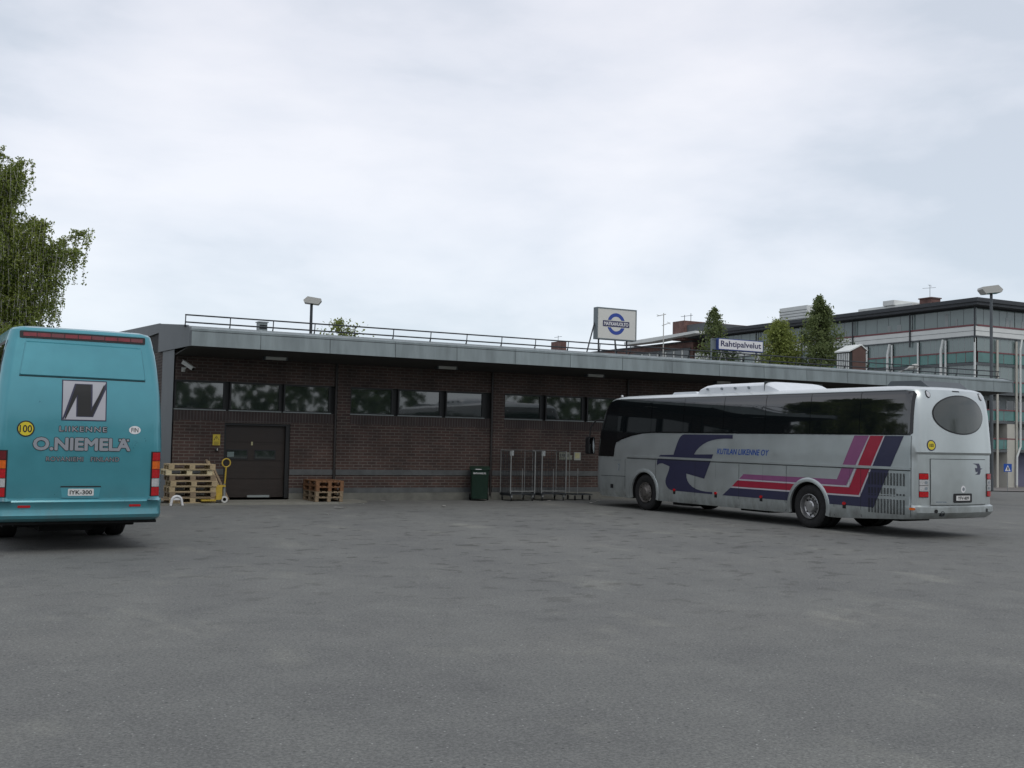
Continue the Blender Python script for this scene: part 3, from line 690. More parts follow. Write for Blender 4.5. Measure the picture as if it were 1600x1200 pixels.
    # front corner light and mirrors
    for s_ in (1, -1):
        bm = NB(); lathe(bm, [(.04, 0), (.035, .04), (.01, .055)], 12, Matrix.Translation((10.72, s_ * .99, 3.2))); obj('clearance_lamp', bm, M['lenswhite'], root)
        bm = NB(); tube(bm, [(11.30, s_ * 1.02, 2.55), (11.72, s_ * 1.22, 2.50), (11.86, s_ * 1.30, 2.3), (11.88, s_ * 1.32, 2.0)], .022, 8)
        mr = obj('mirror', bm, M['trim'], root, smooth=40)
        bm = NB(); prism(bm, rrect(1.19, 1.43, 1.50, 2.02, .06), 11.78, 11.94, lambda u, v, t: (t, s_ * u, v)); obj('mirror_housing', bm, M['trim'], mr)
        bm = NB(); prism(bm, rrect(1.215, 1.405, 1.53, 1.99, .05), 11.772, 11.779, lambda u, v, t: (t, s_ * u, v)); obj('mirror_glass', bm, mat('mirror_glass', (.8, .8, .8), .03, 1.0), mr)
        B.dfront('headlight', [rrect(min(s_ * .72, s_ * 1.08), max(s_ * .72, s_ * 1.08), .62, .86, .06)], M['lenswhite'], root, .01)
    return root

# ================================================================ TEAL COACH
def teal_coach(loc, rz, label):
    root = thing('coach', label, 'coach', loc, rz)
    tab = [(.475, 1.215, .10, 11.70), (.49, 1.235, .05, 11.75), (.53, 1.25, -.01, 11.78), (.58, 1.258, -.03, 11.78), (.66, 1.26, -.005, 11.8), (.73, 1.26, -.005, 11.8), (.785, 1.262, -.03, 11.8), (.81, 1.262, -.02, 11.8), (.835, 1.262, .085, 11.8), (.90, 1.262, .085, 11.8), (1.6, 1.262, .07, 11.78), (2.1, 1.24, .09, 11.7),
           (2.5, 1.215, .13, 11.6), (2.9, 1.175, .20, 11.48), (3.15, 1.14, .25, 11.38), (3.37, 1.09, .29, 11.2), (3.45, 1.065, .30, 11.05), (3.485, 1.03, .33, 10.9), (3.515, .93, .42, 10.7), (3.54, .6, .8, 10.2), (3.545, .3, 1.4, 9.5)]
    B = Coach(tab, .20, .17, .5, .45, .035, .14)
    body = obj('body', B.mesh(lambda x, z: 0), [M['teal'], M['under']], root)
    AX = (2.95, 9.1); cut_arches(body, AX, .565, .50, 1.262, .34)
    bm = NB(); box(bm, .16, 11.4, -1.19, 1.19, .43, .474); obj('valance', bm, M['under'], root); underbody(root, AX, 11.7)
    bm = NB(); box(bm, .45, .6, -.9, .9, .38, .48); box(bm, 1.3, 1.4, -.6, .6, .3, .42); box(bm, .7, 2.3, -.3, .5, .28, .5); obj('engine_bearer', bm, M['under'], root)
    for x in AX:
        for s_ in (1, -1): make_wheel(root, x, s_ * 1.07, s_, hubdeep=x < 5, dark=True)
    for s_ in (1, -1):
        obj('wheel', lathe(NB(), [(.28, -.13), (.47, -.14), (.498, -.11), (.498, .11), (.47, .14), (.28, .13)], 36, Matrix.Translation((AX[0], s_ * .74, .498)) @ Matrix.Rotation(pi / 2, 4, 'X')), M['tyre'], root, smooth=35)
        B.dside('window_surround', [[(.36, 2.0), (.42, 3.28), (10.9, 3.28), (11.2, 2.4), (11.25, 1.7), (10.2, 1.7), (10.0, 2.0)]], M['trim'], root, .004, .14, s_)
        for i in range(7):
            a = .50 + i * 1.5; b = a + 1.46
            B.dside('side_window', [[(a, 2.05), (b, 2.05), (b, 3.22), (a, 3.22)]], M['glass'], root, .009, .14, s_)
        B.dside('panel_gaps', [[(.4, .80), (10.6, .80), (10.6, .812), (.4, .812)]] + [[(x, .36), (x + .01, .36), (x + .01, 1.5), (x, 1.5)] for x in (3.8, 5.4, 7.0, 8.4)], M['seam'], root, .005, .3, s_)
    B.dfront('windscreen', [rrect(-1.05, 1.05, 1.3, 3.2, .12)], M['glass'], root, .009)
    # tail: light bar
    bar = B.drear('light_bar', [rrect(-.945, .945, 3.318, 3.432, .02, 3)], M['trim'], root, .012, .1, raise_=.004)
    n = 9
    for i in range(n):
        a = -.905 + i * 1.81 / n; b = a + 1.81 / n - .012
        B.drear('lens', [[(a, 3.347), (b, 3.347), (b, 3.405), (a, 3.405)]], mat('dull_red_lens', (.20, .022, .03), .3, 0, .5, .3, 8) if i % 3 else M['lensdark'], bar, .018, .1, raise_=.002)
    # blanked-off rear window panel, stepped proud of the tail
    pz = [(.915, 2.745), (.925, 2.76), (.85, 3.235), (.835, 3.25), (-.86, 3.235), (-.87, 3.22), (-.93, 2.75), (-.92, 2.732)]
    B.drear('rear_panel', [pz], M['teal'], root, .022, .1)
    B.bevel_rear('rear_panel_edge', pz, M['teal'], root, .022, .020)
    B.drear('panel_shadow_gap', [[(.94, 2.715), (-.945, 2.70), (-.945, 2.712), (.94, 2.727)]], M['seam'], root, .004, .1)
    # emblem square: silver ground, black border, black N with navy edges
    B.drear('emblem_border', [[(.325, 2.045), (-.345, 2.045), (-.345, 2.685), (.325, 2.685)]], M['navy'], root, .004, .1)
    B.drear('emblem_ground', [[(.308, 2.062), (-.328, 2.062), (-.328, 2.668), (.308, 2.668)]], M['silvervinyl'], root, .006, .1)
    Nn = [(.300, 2.068), (.125, 2.628), (-.118, 2.628), (-.118, 2.27), (-.318, 2.655), (-.322, 2.56), (-.133, 2.108), (.098, 2.108), (.098, 2.50), (.275, 2.068)]
    B.drear('emblem_letter_edge', [[(y + (.012 if y > -.1 else -.010), z) for y, z in Nn]], M['navy'], root, .008, .1)
    B.drear('emblem_letter', [[(.278, 2.072), (.116, 2.618), (-.100, 2.618), (-.108, 2.20), (-.30, 2.63), (-.31, 2.575), (-.128, 2.118), (.092, 2.118), (.092, 2.46), (.262, 2.072)]], M['black'], root, .010, .1)
    B.trear_outline('operator_lettering_outline', 'LIIKENNE', .70, .075, -.005, 1.915, M['seam'], root, .0060, .011, 0, 1.2)
    B.trear('operator_lettering', 'LIIKENNE', .705, .080, -.005, 1.915, M['silverletter'], root, .0085, .010, 0, 1.2)
    B.trear_outline('name_lettering_outline', 'O.NIEMELA', 1.42, .182, -.005, 1.678, M['seam'], root, .0060, .0205)
    B.trear_outline('name_lettering', 'O.NIEMELA', 1.42, .182, -.005, 1.678, M['silverletter'], root, .0080, .0115)
    for y_ in (-.565, -.685):
        B.drear('umlaut_dot_outline', [rrect(y_ - .027, y_ + .027, 1.725, 1.779, .004, 2)], M['seam'], root, .0070, 0)
        B.drear('umlaut_dot', [rrect(y_ - .017, y_ + .017, 1.735, 1.769, .003, 2)], M['silverletter'], root, .0095, 0)
    B.trear_outline('town_lettering_outline', 'ROVANIEMI   FINLAND', 1.08, .068, -.02, 1.445, M['seam'], root, .0060, .007, 0, 1.1)
    B.trear('town_lettering', 'ROVANIEMI   FINLAND', 1.08, .068, -.02, 1.445, M['silverletter'], root, .0085, .0, 0, 1.1)
    B.drear('speed_sticker_rim', [circle(.825, 1.905, .125, .125, 32)], M['black'], root, .005, 0)
    B.drear('speed_sticker', [circle(.825, 1.905, .105, .105, 32)], M['yellow'], root, .007, 0)
    B.trear('sticker_lettering', '100', .175, .115, .825, 1.905, M['black'], root, .009, .015)
    B.drear('country_sticker', [circle(-.79, 1.918, .092, .065, 32)], M['white'], root, .005, 0)
    B.trear('sticker_lettering', 'FIN', .11, .072, -.79, 1.918, M['black'], root, .007, .01)
    # number plate; recess laid flat, its highlight and shade put into the colours
    B.drear('plate_recess', [[(-.275, .855), (.27, .855), (.295, 1.01), (-.30, 1.01)]], mat('teal_lightened_recess', (.085, .33, .39), .3, .3, coat=.5), root, .004, .08)
    B.drear('recess_lip_shading', [[(.30, 1.004), (-.305, 1.004), (-.30, 1.026), (.295, 1.026)]], M['seam'], root, .008, .08)
    B.drear('recess_lip_shading', [[(.275, .838), (-.28, .838), (-.28, .852), (.275, .852)]], mat('teal_highlight_lip', (.11, .33, .39), .25, .3, coat=.6), root, .022, .08, raise_=.01)
    pl = B.drear('number_plate', [rrect(-.195, .185, .873, .982, .012, 3)], M['plate'], root, .012, .1, raise_=.004)
    B.trear('plate_lettering', 'IYK-300', .33, .065, -.005, .927, M['black'], pl, .0165, .018)
    # lamp towers
    for s_ in (1, -1):
        hs = B.drear('tail_light', [[(s_ * 1.062, .855), (s_ * 1.225, .855), (s_ * 1.225, 1.575), (s_ * 1.062, 1.575)]], M['trim'], root, .006, .03)
        cells = ((.865, 1.0, 'lensred'), (1.01, 1.14, 'lenswhite'), (1.15, 1.285, 'lensred'), (1.295, 1.42, 'lensorange'), (1.43, 1.56, 'lensred' if s_ < 0 else 'lensdark'))
        for za, zb, mm in cells:
            B.drear('lens', [[(s_ * 1.085, za), (s_ * 1.218, za), (s_ * 1.218, zb), (s_ * 1.085, zb)]], M[mm], hs, .018, .03, raise_=.006)
        B.drear('bumper_reflector', [rrect(min(s_ * .725, s_ * .905), max(s_ * .725, s_ * .905), .70, .735, .008, 3)], M['lensred'], root, .008, 0, raise_=.003)
        B.drear('bumper_corner', [[(s_ * 1.06, .80), (s_ * 1.20, .80), (s_ * 1.20, .852), (s_ * 1.045, .852), (s_ * 1.0, .805)]], M['teal'], root, .055, .05, raise_=.03)
    return root

silver_coach()
teal = teal_coach((2.04, 18.2, 0), rad(93), 'teal coach with N emblem and lettering on its tail, tree beyond it')

# ================================================================ BRICK BUS TERMINAL
def terminal():
    root = thing('bus_terminal', 'long single-storey dark brick terminal building under a grey metal roof edge', 'building', (0, 0, 0))
    V = 30.6; U0, U1 = 5.70, 36.95
    piers = [10.35 + 5.12 * i for i in range(6)]          # left edge of each pier
    bays = []
    starts = [U0] + [p + .40 for p in piers[:5]]; ends = [p for p in piers[:5]] + [35.95]
    # facade wall: below and above the window band, openings left for the doors
    bm = NB()
    box(bm, U0, 7.10, V, V + .3, 0, 2.52); box(bm, 8.98, U1, V, V + .3, 0, 2.52); box(bm, 7.10, 8.98, V, V + .3, 2.19, 2.52)
    box(bm, U0, U1, V, V + .3, 3.34, 4.14)
    obj('wall', bm, M['brick'], root)
    bm = NB(); box(bm, U0, 7.09, V - .004, V, 2.245, 2.518); box(bm, 8.99, U1, V - .004, V, 2.245, 2.518); box(bm, 7.09, 8.99, V - .004, V, 2.20, 2.518)
    obj('soldier_course', bm, M['soldier'], root)
    for p in piers[:5] + [35.95]:
        bm = NB(); box(bm, p, p + .40, V - .03, V + .3, 0.375, 4.135); obj('pier', bm, M['brick'], root)
    bm = NB(); box(bm, U0 + .02, U1, V + .12, V + .28, 2.525, 3.335); obj('window_infill', bm, M['darkframe'], root)
    # window frames and panes; three to a bay
    cols = []
    for i in range(6):
        a = starts[i]; b = ends[i]
        if i == 0: cols += [(5.71, 7.09), (7.22, 8.67), (8.76, 10.15)]
        else:
            cols += [(a + .0, a + 1.36), (a + 1.52, a + 2.94), (a + 3.10, a + 4.40)]
    for a, b in cols:
        bm = NB(); z0, z1 = 2.53, 3.335
        box(bm, a, b, V + .02, V + .10, z0, z0 + .045); box(bm, a, b, V + .02, V + .10, z1 - .045, z1)
        box(bm, a, a + .045, V + .02, V + .10, z0 + .045, z1 - .045); box(bm, b - .045, b, V + .02, V + .10, z0 + .045, z1 - .045)
        f = obj('window', bm, M['darkframe'], root)
        bm = NB(); box(bm, a + .045, b - .045, V + .06, V + .075, z0 + .045, z1 - .045); obj('pane', bm, M['wglass'], f)
        bm = NB(); box(bm, a - .02, b + .02, V - .025, V + .019, z0 - .005, z0 + .015); obj('sill', bm, M['sill'], f)
    # concrete bands and plinth
    def runs(): return [(U0, 7.10), (8.98, piers[0] - .02)] + [(piers[i] + .40, piers[i + 1] - .02) for i in range(4)] + [(piers[4] + .40, 35.95)]
    for a, b in runs():
        obj('concrete_band', box(NB(), a, b, V - .02, V, .745, .905), M['concrete'], root); obj('concrete_band', box(NB(), a, b, V - .02, V, .225, .375), M['concrete'], root); obj('plinth', box(NB(), a, b, V - .035, V, -.05, .222), M['concrete_pale'], root)
    for p in piers[:5]:
        obj('concrete_band', box(NB(), p + .001, p + .399, V - .05, V - .03, .745, .905), M['concrete'], root); obj('concrete_band', box(NB(), p + .001, p + .399, V - .05, V, .225, .374), M['concrete'], root); obj('plinth', box(NB(), p - .02, p + .40, V - .06, V, -.05, .222), M['concrete_pale'], root)
    # downpipes in the joints beside the piers
    for p in piers[:5]:
        bm = NB(); tube(bm, [(p - .055, V - .05, .12), (p - .055, V - .05, 4.1)], .035, 8); obj('downpipe', bm, M['pipe'], root)
    # goods door: sectional leaf in a deep reveal
    bm = NB()
    for i in range(4):
        z = .10 + i * .52; box(bm, 7.16, 8.86, V + .15, V + .19, z + .006, z + .514)
    for i in range(13): box(bm, 7.16, 8.86, V + .146, V + .15, .16 + i * .16, .17 + i * .16)
    box(bm, 7.16, 8.86, V + .17, V + .2, .1, 2.19)
    d = obj('door', bm, M['brown'], root)
    bm = NB(); box(bm, 7.10, 7.16, V + .04, V + .2, .08, 2.19); box(bm, 8.86, 8.98, V + .04, V + .2, .08, 2.19); box(bm, 7.16, 8.86, V + .04, V + .2, 2.13, 2.189); obj('door_frame', bm, M['darkframe'], d)
    for a, b in ((7.22, 7.78), (8.02, 8.58)):
        bm = NB(); box(bm, a, b, V + .135, V + .146, 1.20, 1.42); obj('door_window', bm, M['wglass'], d)
        bm = NB(); box(bm, a - .03, b + .03, V + .138, V + .1455, 1.17, 1.45); obj('door_window_seal', bm, M['trim'], d)
    bm = NB(); box(bm, 7.23, 7.42, V + .130, V + .1345, 1.24, 1.38); obj('notice', bm, M['aptglass'], d)
    bm = NB(); box(bm, 7.895, 7.945, V + .138, V + .1455, 1.57, 1.67); obj('number_tag', bm, M['paper'], d)
    bm = NB(); box(bm, 7.82, 8.45, V + .10, V + .145, .105, .165); obj('threshold_strip', bm, M['sill'], d)
    # end wall towards the tree: metal clad corner, then brick
    bm = NB(); box(bm, U0 - .03, U0 - .001, V - .02, V + 1.75, 0, 4.2); box(bm, U0 - .03, U0 + .0, V - .02, V - .002, 0, 4.13); obj('corner_cladding', bm, M['clad'], root)
    bm = NB(); box(bm, U0, U0 + .25, V + 1.75, 41.6, 0, 4.78); box(bm, U0, U0 + .25, V + .3, V + 1.75, 0, 4.14); obj('end_wall', bm, M['brickend'], root)
    bm = NB(); box(bm, U0 + .25, U1 + .05, 41.3, 41.6, 0, 4.7); box(bm, U1 - .25, U1, V + .3, 41.3, 0, 4.14); obj('wall', bm, M['brick'], root)
    bm = NB(); box(bm, 36.35, 36.98, V - .16, V + .3, 0, 4.13); obj('corner_cladding', bm, mat('blue_grey_cladding', (.20, .24, .27), .5, .2, .5, .08, 1), root)
    # roof slab with underside
    E0, E1 = 5.66, 37.2; F = 28.46
    bm = NB(); prism(bm, [(F + .03, 4.16), (F + .05, 4.55), (F + .46, 4.66), (42.0, 5.22), (42.0, 4.70), (33.2, 4.24)], E0 + .03, E1 - .03, lambda u, v, t: (t, u, v)); obj('roof', bm, M['roof'], root)
    bm = NB(); prism(bm, [(F + .02, 4.128), (F + .02, 4.15), (V + .01, 4.03), (V + .01, 4.0)], E0 + .02, E1 - .02, lambda u, v, t: (t, u, v)); obj('soffit', bm, M['soffit'], root)
    # fascia in sheet-metal lengths with open joints
    xs = [E0] + [7.48 + 1.905 * i for i in range(16)] + [E1]
    for a, b in zip(xs, xs[1:]):
        if b - a < .1: continue
        bm = NB()
        prism(bm, [(F, 4.125), (F + .018, 4.50), (F + .035, 4.50), (F + .028, 4.125)], a + .007, b - .007, lambda u, v, t: (t, u, v))
        prism(bm, [(F + .02, 4.515), (F + .02, 4.57), (F + .44, 4.675), (F + .44, 4.662), (F + .045, 4.56), (F + .04, 4.515)], a + .003, b - .003, lambda u, v, t: (t, u, v))
        obj('fascia_panel', bm, M['fascia'], root)
    bm = NB(); box(bm, E0 + .01, E1 - .01, F + .03, F + .045, 4.13, 4.56); obj('fascia_backing', bm, M['seam'], root)
    # verge at the tree end: deep panel at the eave, thinner one behind
    bm = NB(); prism(bm, [(F - .01, 4.115), (F + .01, 4.52), (F + .05, 4.60), (28.95, 4.70), (32.9, 5.06), (32.9, 4.22)], E0 - .03, E0 + .028, lambda u, v, t: (t, u, v)); obj('verge_panel', bm, M['clad'], root)  # darker than the fascia: shade of this side put into the colour
    bm = NB(); prism(bm, [(32.91, 4.80), (32.91, 5.07), (42.1, 5.50), (42.1, 4.88)], E0 - .02, E0 + .028, lambda u, v, t: (t, u, v)); obj('verge_panel', bm, M['clad'], root)
    bm = NB(); prism(bm, [(F - .01, 4.115), (F + .01, 4.52), (F + .05, 4.60), (28.95, 4.70), (42.1, 5.24), (42.1, 4.6), (33, 4.22)], E1 - .028, E1 + .03, lambda u, v, t: (t, u, v)); obj('verge_panel', bm, M['clad'], root)
terminal()

# ---- snow rail along the eave
def snow_rail():
    r = thing('roof_rail', 'thin two-bar metal rail running along the eave of the terminal roof', 'railing', (5.6, 28.95, 4.66))
    Lr = 31.4
    for z in (.11, .30): obj('rail_bar', tube(NB(), [(0, 0, z), (Lr, 0, z)], .020, 6), M['darksteel'], r)
    post = None
    for i in range(28):
        x = .02 + i * 1.16
        if post is None:
            bm = NB(); tube(bm, [(0, .06, 0), (0, .03, .15), (0, .012, .31)], .014, 6); tube(bm, [(0, .03, .13), (0, .14, .0)], .010, 6); box(bm, -.03, .03, -.02, .16, -.01, .004)
            post = obj('rail_post', bm, M['darksteel'], r); post.location = (x, 0, 0)
        else:
            q = post.copy(); COL.objects.link(q); q.location = (x, 0, 0)
snow_rail()

# ---- lamps under the eave
def soffit_light():
    t = thing('soffit_lamp', '', 'lamp', (8.28, 29.9, 4.052), 0, 'lamps under the terminal eave')
    bm = NB(); prism(bm, [(-.09, 0), (-.085, -.05), (-.06, -.085), (.06, -.085), (.085, -.05), (.09, 0)], -.29, .29, lambda u, v, t_: (t_, u, v)); obj('lamp_cover', bm, M['lampwhite'], t, smooth=30)
    bm = NB()
    for s_ in (-1, 1): box(bm, s_ * .31 - .02, s_ * .31 + .02, -.092, .092, -.09, -.001)
    obj('end_cap', bm, M['clad'], t); return t
sl = soffit_light(); sl['label'] = 'pale oblong lamp under the eave, above the brown goods door'
for x, lb in ((13.52, 'pale oblong lamp under the eave, above the middle row of windows'), (18.78, 'pale oblong lamp under the eave, above the front end of the silver coach'), (24.0, 'oblong lamp under the eave, half hidden just above the silver coach roof')):
    c = copy_tree(sl); c.location.x = x; c['label'] = lb
# ---- surveillance camera
t = thing('security_camera', 'white surveillance camera on a bracket high on the brick wall', 'camera', (5.92, 30.6, 3.72))
bm = NB(); Mx = Matrix.Translation((.06, -.30, .0)) @ Matrix.Rotation(rad(-35), 4, 'Z') @ Matrix.Rotation(rad(32), 4, 'Y')
box(bm, -.17, .17, -.05, .05, -.045, .05, 0, Mx); box(bm, -.19, .21, -.06, .06, .051, .062, 0, Mx); obj('camera_housing', bm, M['lampwhite'], t)
bm = NB(); lathe(bm, [(.035, 0), (.035, .03)], 14, Mx @ Matrix.Translation((.17, 0, 0)) @ Matrix.Rotation(pi / 2, 4, 'Y')); obj('lens', bm, M['hole'], t)
bm = NB(); tube(bm, [(0, 0, -.10), (0, -.22, -.10), (.03, -.28, -.05)], .014, 8); box(bm, -.05, .05, -.02, 0, -.16, -.04); obj('bracket', bm, M['lampwhite'], t)
# ---- warning sign and lock beside the door
t = thing('warning_sign', 'yellow warning sign with black triangle, on the brick left of the brown door', 'sign', (6.885, 30.596, 1.71))
bm = NB(); box(bm, -.10, .10, -.012, 0, -.15, .15); obj('sign_plate', bm, M['warn'], t)
bm = poly2d([strip([(-.07, -.03), (0, .09), (.07, -.03), (-.07, -.03), (-.06, -.03)], .018)], 0); place(bm, lambda u, v: (u, -.014, v + .02)); box(bm, -.006, .006, -.0145, -.0135, .02, .07); obj('triangle_mark', bm, M['black'], t)
bm = NB()
for i in range(4): box(bm, -.075, .075 - .02 * (i % 2), -.0145, -.0135, -.055 - i * .024, -.063 - i * .024)
obj('small_print', bm, M['pipe'], t)
t = thing('key_switch', 'small dark round switch with a pale key plate below the yellow sign', 'switch', (6.9, 30.59, 1.44))
obj('switch_body', lathe(NB(), [(.05, 0), (.05, .03), (.035, .04)], 16, Matrix.Rotation(pi / 2, 4, 'X')), M['black'], t)
bm = NB(); box(bm, .0, .022, -.046, -.041, -.03, .035); obj('key_plate', bm, M['lampwhite'], t)
# ---- wall notices
t = thing('notice_board', 'wide faded notice board on the brick wall above the right roll cage', 'notice board', (18.16, 30.595, 1.385))
bm = NB(); prism(bm, [(-.25, -.115), (.24, -.115), (.24, .03), (.13, .03), (.13, .125), (-.25, .125)], -.02, 0, lambda u, v, w_: (u, w_, v)); obj('board', bm, mat('faded_board', (.20, .21, .17), .8, 0, .2, .25, 9), t)
bm = NB(); random.seed(3)
for i in range(6): box(bm, -.22 + .07 * i, -.18 + .07 * i, -.023, -.0205, -.03 + .02 * (i % 2), .07 if i < 5 else .0)
obj('faded_print', bm, M['concrete'], t)
t = thing('notice', 'small square yellowed notice in a pale frame, right of the wide faded board', 'notice', (18.6, 30.595, 1.385))
bm = NB(); box(bm, -.125, .125, -.018, 0, -.13, .13); obj('notice_frame', bm, mat('pale_notice_frame', (.30, .31, .28), .7), t)
bm = NB(); box(bm, -.09, .08, -.022, -.0185, -.07, .105); obj('notice_sheet', bm, M['paper'], t)

# ---- small equipment on the roof
t = thing('roof_vent', 'small grey vent box on the roof behind the eave rail', 'vent', (8.69, 33.0, 4.80))
bm = NB(); box(bm, -.13, .13, -.15, .15, 0, .50); obj('vent_box', bm, M['fascia'], t)
bm = NB(); box(bm, -.16, .16, -.18, .18, .50, .53); obj('vent_cap', bm, M['flash'], t)
bm = NB()
for i in range(4): box(bm, -.11, .11, -.16, -.151, .12 + i * .09, .16 + i * .09)
obj('vent_louvre', bm, M['seam'], t)

# ---- roof sign with ring emblem
def roof_sign():
    t = thing('roof_sign', 'large cream sign box with blue ring emblem standing on the terminal roof', 'sign', (20.33, 31.0, 4.74))
    z0, z1 = .60, 1.68; hw = .80
    bm = NB(); box(bm, -hw, hw, 0, .22, z0, z1); obj('sign_box', bm, M['signframe'], t)
    bm = NB(); box(bm, -hw + .035, hw - .035, -.006, 0, z0 + .035, z1 - .035); obj('sign_face', bm, M['signface'], t)
    bm = NB()
    for a, b, c, d_ in ((-hw, hw, z0, z0 + .035), (-hw, hw, z1 - .035, z1), (-hw, -hw + .035, z0 + .035, z1 - .035), (hw - .035, hw, z0 + .035, z1 - .035)): box(bm, a, b, -.02, -.0005, c, d_)
    obj('sign_rim', bm, M['signframe'], t)
    zc = 1.145; xc = -.03
    up = circle(xc, zc, .375, .375, 30, rad(18), rad(162)); up = [(xc + .36 * cos(rad(a)), zc + .37 * sin(rad(a))) for a in range(20, 161, 5)] + [(xc + .24 * cos(rad(a)), zc + .25 * sin(rad(a))) for a in range(150, 29, -5)]
    dn = [(x, 2 * zc - z) for x, z in up]
    bm = poly2d([up, dn], 0); place(bm, lambda u, v: (u, -.010, v)); obj('ring_emblem', bm, M['signblue'], t)
    bm = NB(); box(bm, xc - .535, xc + .535, -.013, -.0101, zc - .10, zc + .10); obj('name_bar', bm, M['signnavy'], t)
    bm = text2d('MATKAHUOLTO', .98, .125, .028); place(bm, lambda u, v: (xc + u, -.016, zc + v)); obj('sign_lettering', bm, M['white'], t)
    for x in (-.66, .48): obj('sign_post', tube(NB(), [(x, .1, 0), (x, .1, z0)], .028, 8), M['darksteel'], t)
    for a, b in (((-1.15, .1, .02), (-hw, .15, 1.15)), ((.0, .1, z0), (-.22, -.3, .0)), ((.0, .1, z0), (.38, .5, .02))): obj('brace', tube(NB(), [a, b], .024, 8), M['darksteel'], t)
    return t
roof_sign()
def raht_sign():
    t = thing('roof_sign', 'low white sign box reading Rahtipalvelut with blue ends, on the terminal roof', 'sign', (25.72, 31.0, 4.74))
    z0, z1 = .53, .945
    bm = NB(); box(bm, -1.045, 1.045, 0, .25, z0, z1); obj('sign_box', bm, M['signblueframe'], t)
    bm = NB(); box(bm, -1.01, 1.01, -.006, 0, z0 + .03, z1 - .03); obj('sign_face', bm, M['white'], t)
    bm = text2d('Rahtipalvelut', 1.86, .27, .022); place(bm, lambda u, v: (u, -.010, (z0 + z1) / 2 - .01 + v)); obj('sign_lettering', bm, M['signnavy'], t)
    bm = NB(); box(bm, -1.28, -1.24, .1, .14, .02, z1 - .02); box(bm, -1.24, -1.046, .1, .14, z1 - .06, z1 - .02); box(bm, -1.24, -1.046, .1, .14, z0 + .02, z0 + .06); box(bm, -1.235, -1.05, .12, .125, z0 + .06, z1 - .06); obj('side_frame', bm, M['signframe'], t)
    for x in (-.75, .80):
        for dx in (-.2, .2): obj('leg', tube(NB(), [(x, .1, z0), (x + dx, .1, 0)], .018, 6), M['steel'], t)
raht_sign()

# ================================================================ PALLETS AND GOODS
def make_pallet(mname, L_=1.2, W_=.8):
    """euro pallet, long side along x, front-left corner at the origin"""
    t = thing('pallet', '', 'pallet'); m = M[mname]
    bm = NB()
    for i, (a, b) in enumerate(((0, .145), (.185, .285), (.3275, .4725), (.515, .615), (.655, .8))): box(bm, 0, L_, a, b, .122, .144)
    for a in (0, .5275, 1.055): box(bm, a + .001, a + .144, .001, W_ - .001, .1, .1215)
    obj('deck_boards', bm, m, t)
    blk = None
    for x in (0, .5275, 1.055):
        for y in (0, .35, .7):
            if blk is None: bm = NB(); box(bm, .002, .143, .002, .098, .022, .1); blk = obj('block', bm, m, t); q = blk
            else: q = blk.copy(); COL.objects.link(q)
            q.location = (x, y, 0)
    bm = NB()
    for a, b in ((0, .1), (.35, .45), (.7, .8)): box(bm, 0, L_, a, b, 0, .0215)
    obj('bottom_boards', bm, m, t); return t
random.seed(11)
words = ['bottom', 'second', 'third', 'fourth', 'fifth', 'sixth', 'top']
protos = {k: None for k in ('wood', 'wood2', 'wood3', 'wood4')}
def pallet(kind, loc, rz, label, group=None):
    if protos[kind] is None: protos[kind] = make_pallet(kind); t = protos[kind]
    else: t = copy_tree(protos[kind])
    t.location = loc; t.rotation_euler = (0, 0, rz); t['label'] = label
    if group: t['group'] = group
    elif 'group' in t: del t['group']
    return t
kinds = ['wood', 'wood2', 'wood', 'wood', 'wood2', 'wood3', 'wood']
for i in range(7):
    dx = random.uniform(-.02, .02) + (-.09 if i == 5 else (-.05 if i == 6 else 0)); dy = random.uniform(-.02, .02)
    nm = {0: 'bottom pallet of the tall stack left of the brown door', 6: 'top pallet of the tall stack left of the brown door', 5: 'pale new pallet, second from the top of the tall stack'}.get(i, '%s pallet up from the ground in the tall stack' % words[i])
    pallet(kinds[i], (5.43 + dx, 29.25 + dy, .045 + i * .146), rad(random.uniform(-.8, .8)), nm, 'pallets in the tall stack')
kinds = ['wood2', 'wood2', 'wood4', 'wood4']
for i in range(4):
    pallet(kinds[i], (10.17 + random.uniform(-.015, .015), 29.28 + random.uniform(-.015, .015), .05 + i * .146), pi / 2 + rad(random.uniform(-.8, .8)),
           ['bottom', 'second lowest', 'second from top', 'top'][i] + ' pallet of the low stack on the slab right of the door', 'pallets in the low stack')
pallet('wood2', (4.50, 29.22, .006), rad(2), 'single pallet on the ground between teal coach and tall pallet stack')

# ---- yellow hand pallet truck
t = thing('pallet_truck', 'yellow hand pallet truck with upright handle beside the tall pallet stack', 'pallet truck', (6.83, 29.42, .045))
bm = NB(); box(bm, -.22, -.03, -.10, .10, .10, .42); box(bm, -.20, .06, -.08, .08, .42, .47); box(bm, -.22, -.10, -.26, .26, .09, .2); obj('truck_body', bm, M['jack'], t)
bm = NB(); lathe(bm, [(.045, .1), (.045, .42), (.03, .43), (.03, .50)], 14, Matrix.Translation((.04, 0, 0))); obj('pump', bm, M['steel'], t, smooth=40)
bm = NB()
for s_ in (-1, 1): box(bm, -.60, -.22, s_ * .19 - .07, s_ * .19 + .07, .055, .095)
obj('fork', bm, M['jack'], t)
bm = NB(); tube(bm, [(.05, 0, .45), (.075, 0, .95)], .022, 8); tube(bm, [(.075 + .11 * sin(a), 0, 1.06 - .11 * cos(a)) for a in [2 * pi * i / 18 for i in range(19)]], .017, 8); obj('handle', bm, M['jack'], t, smooth=40)
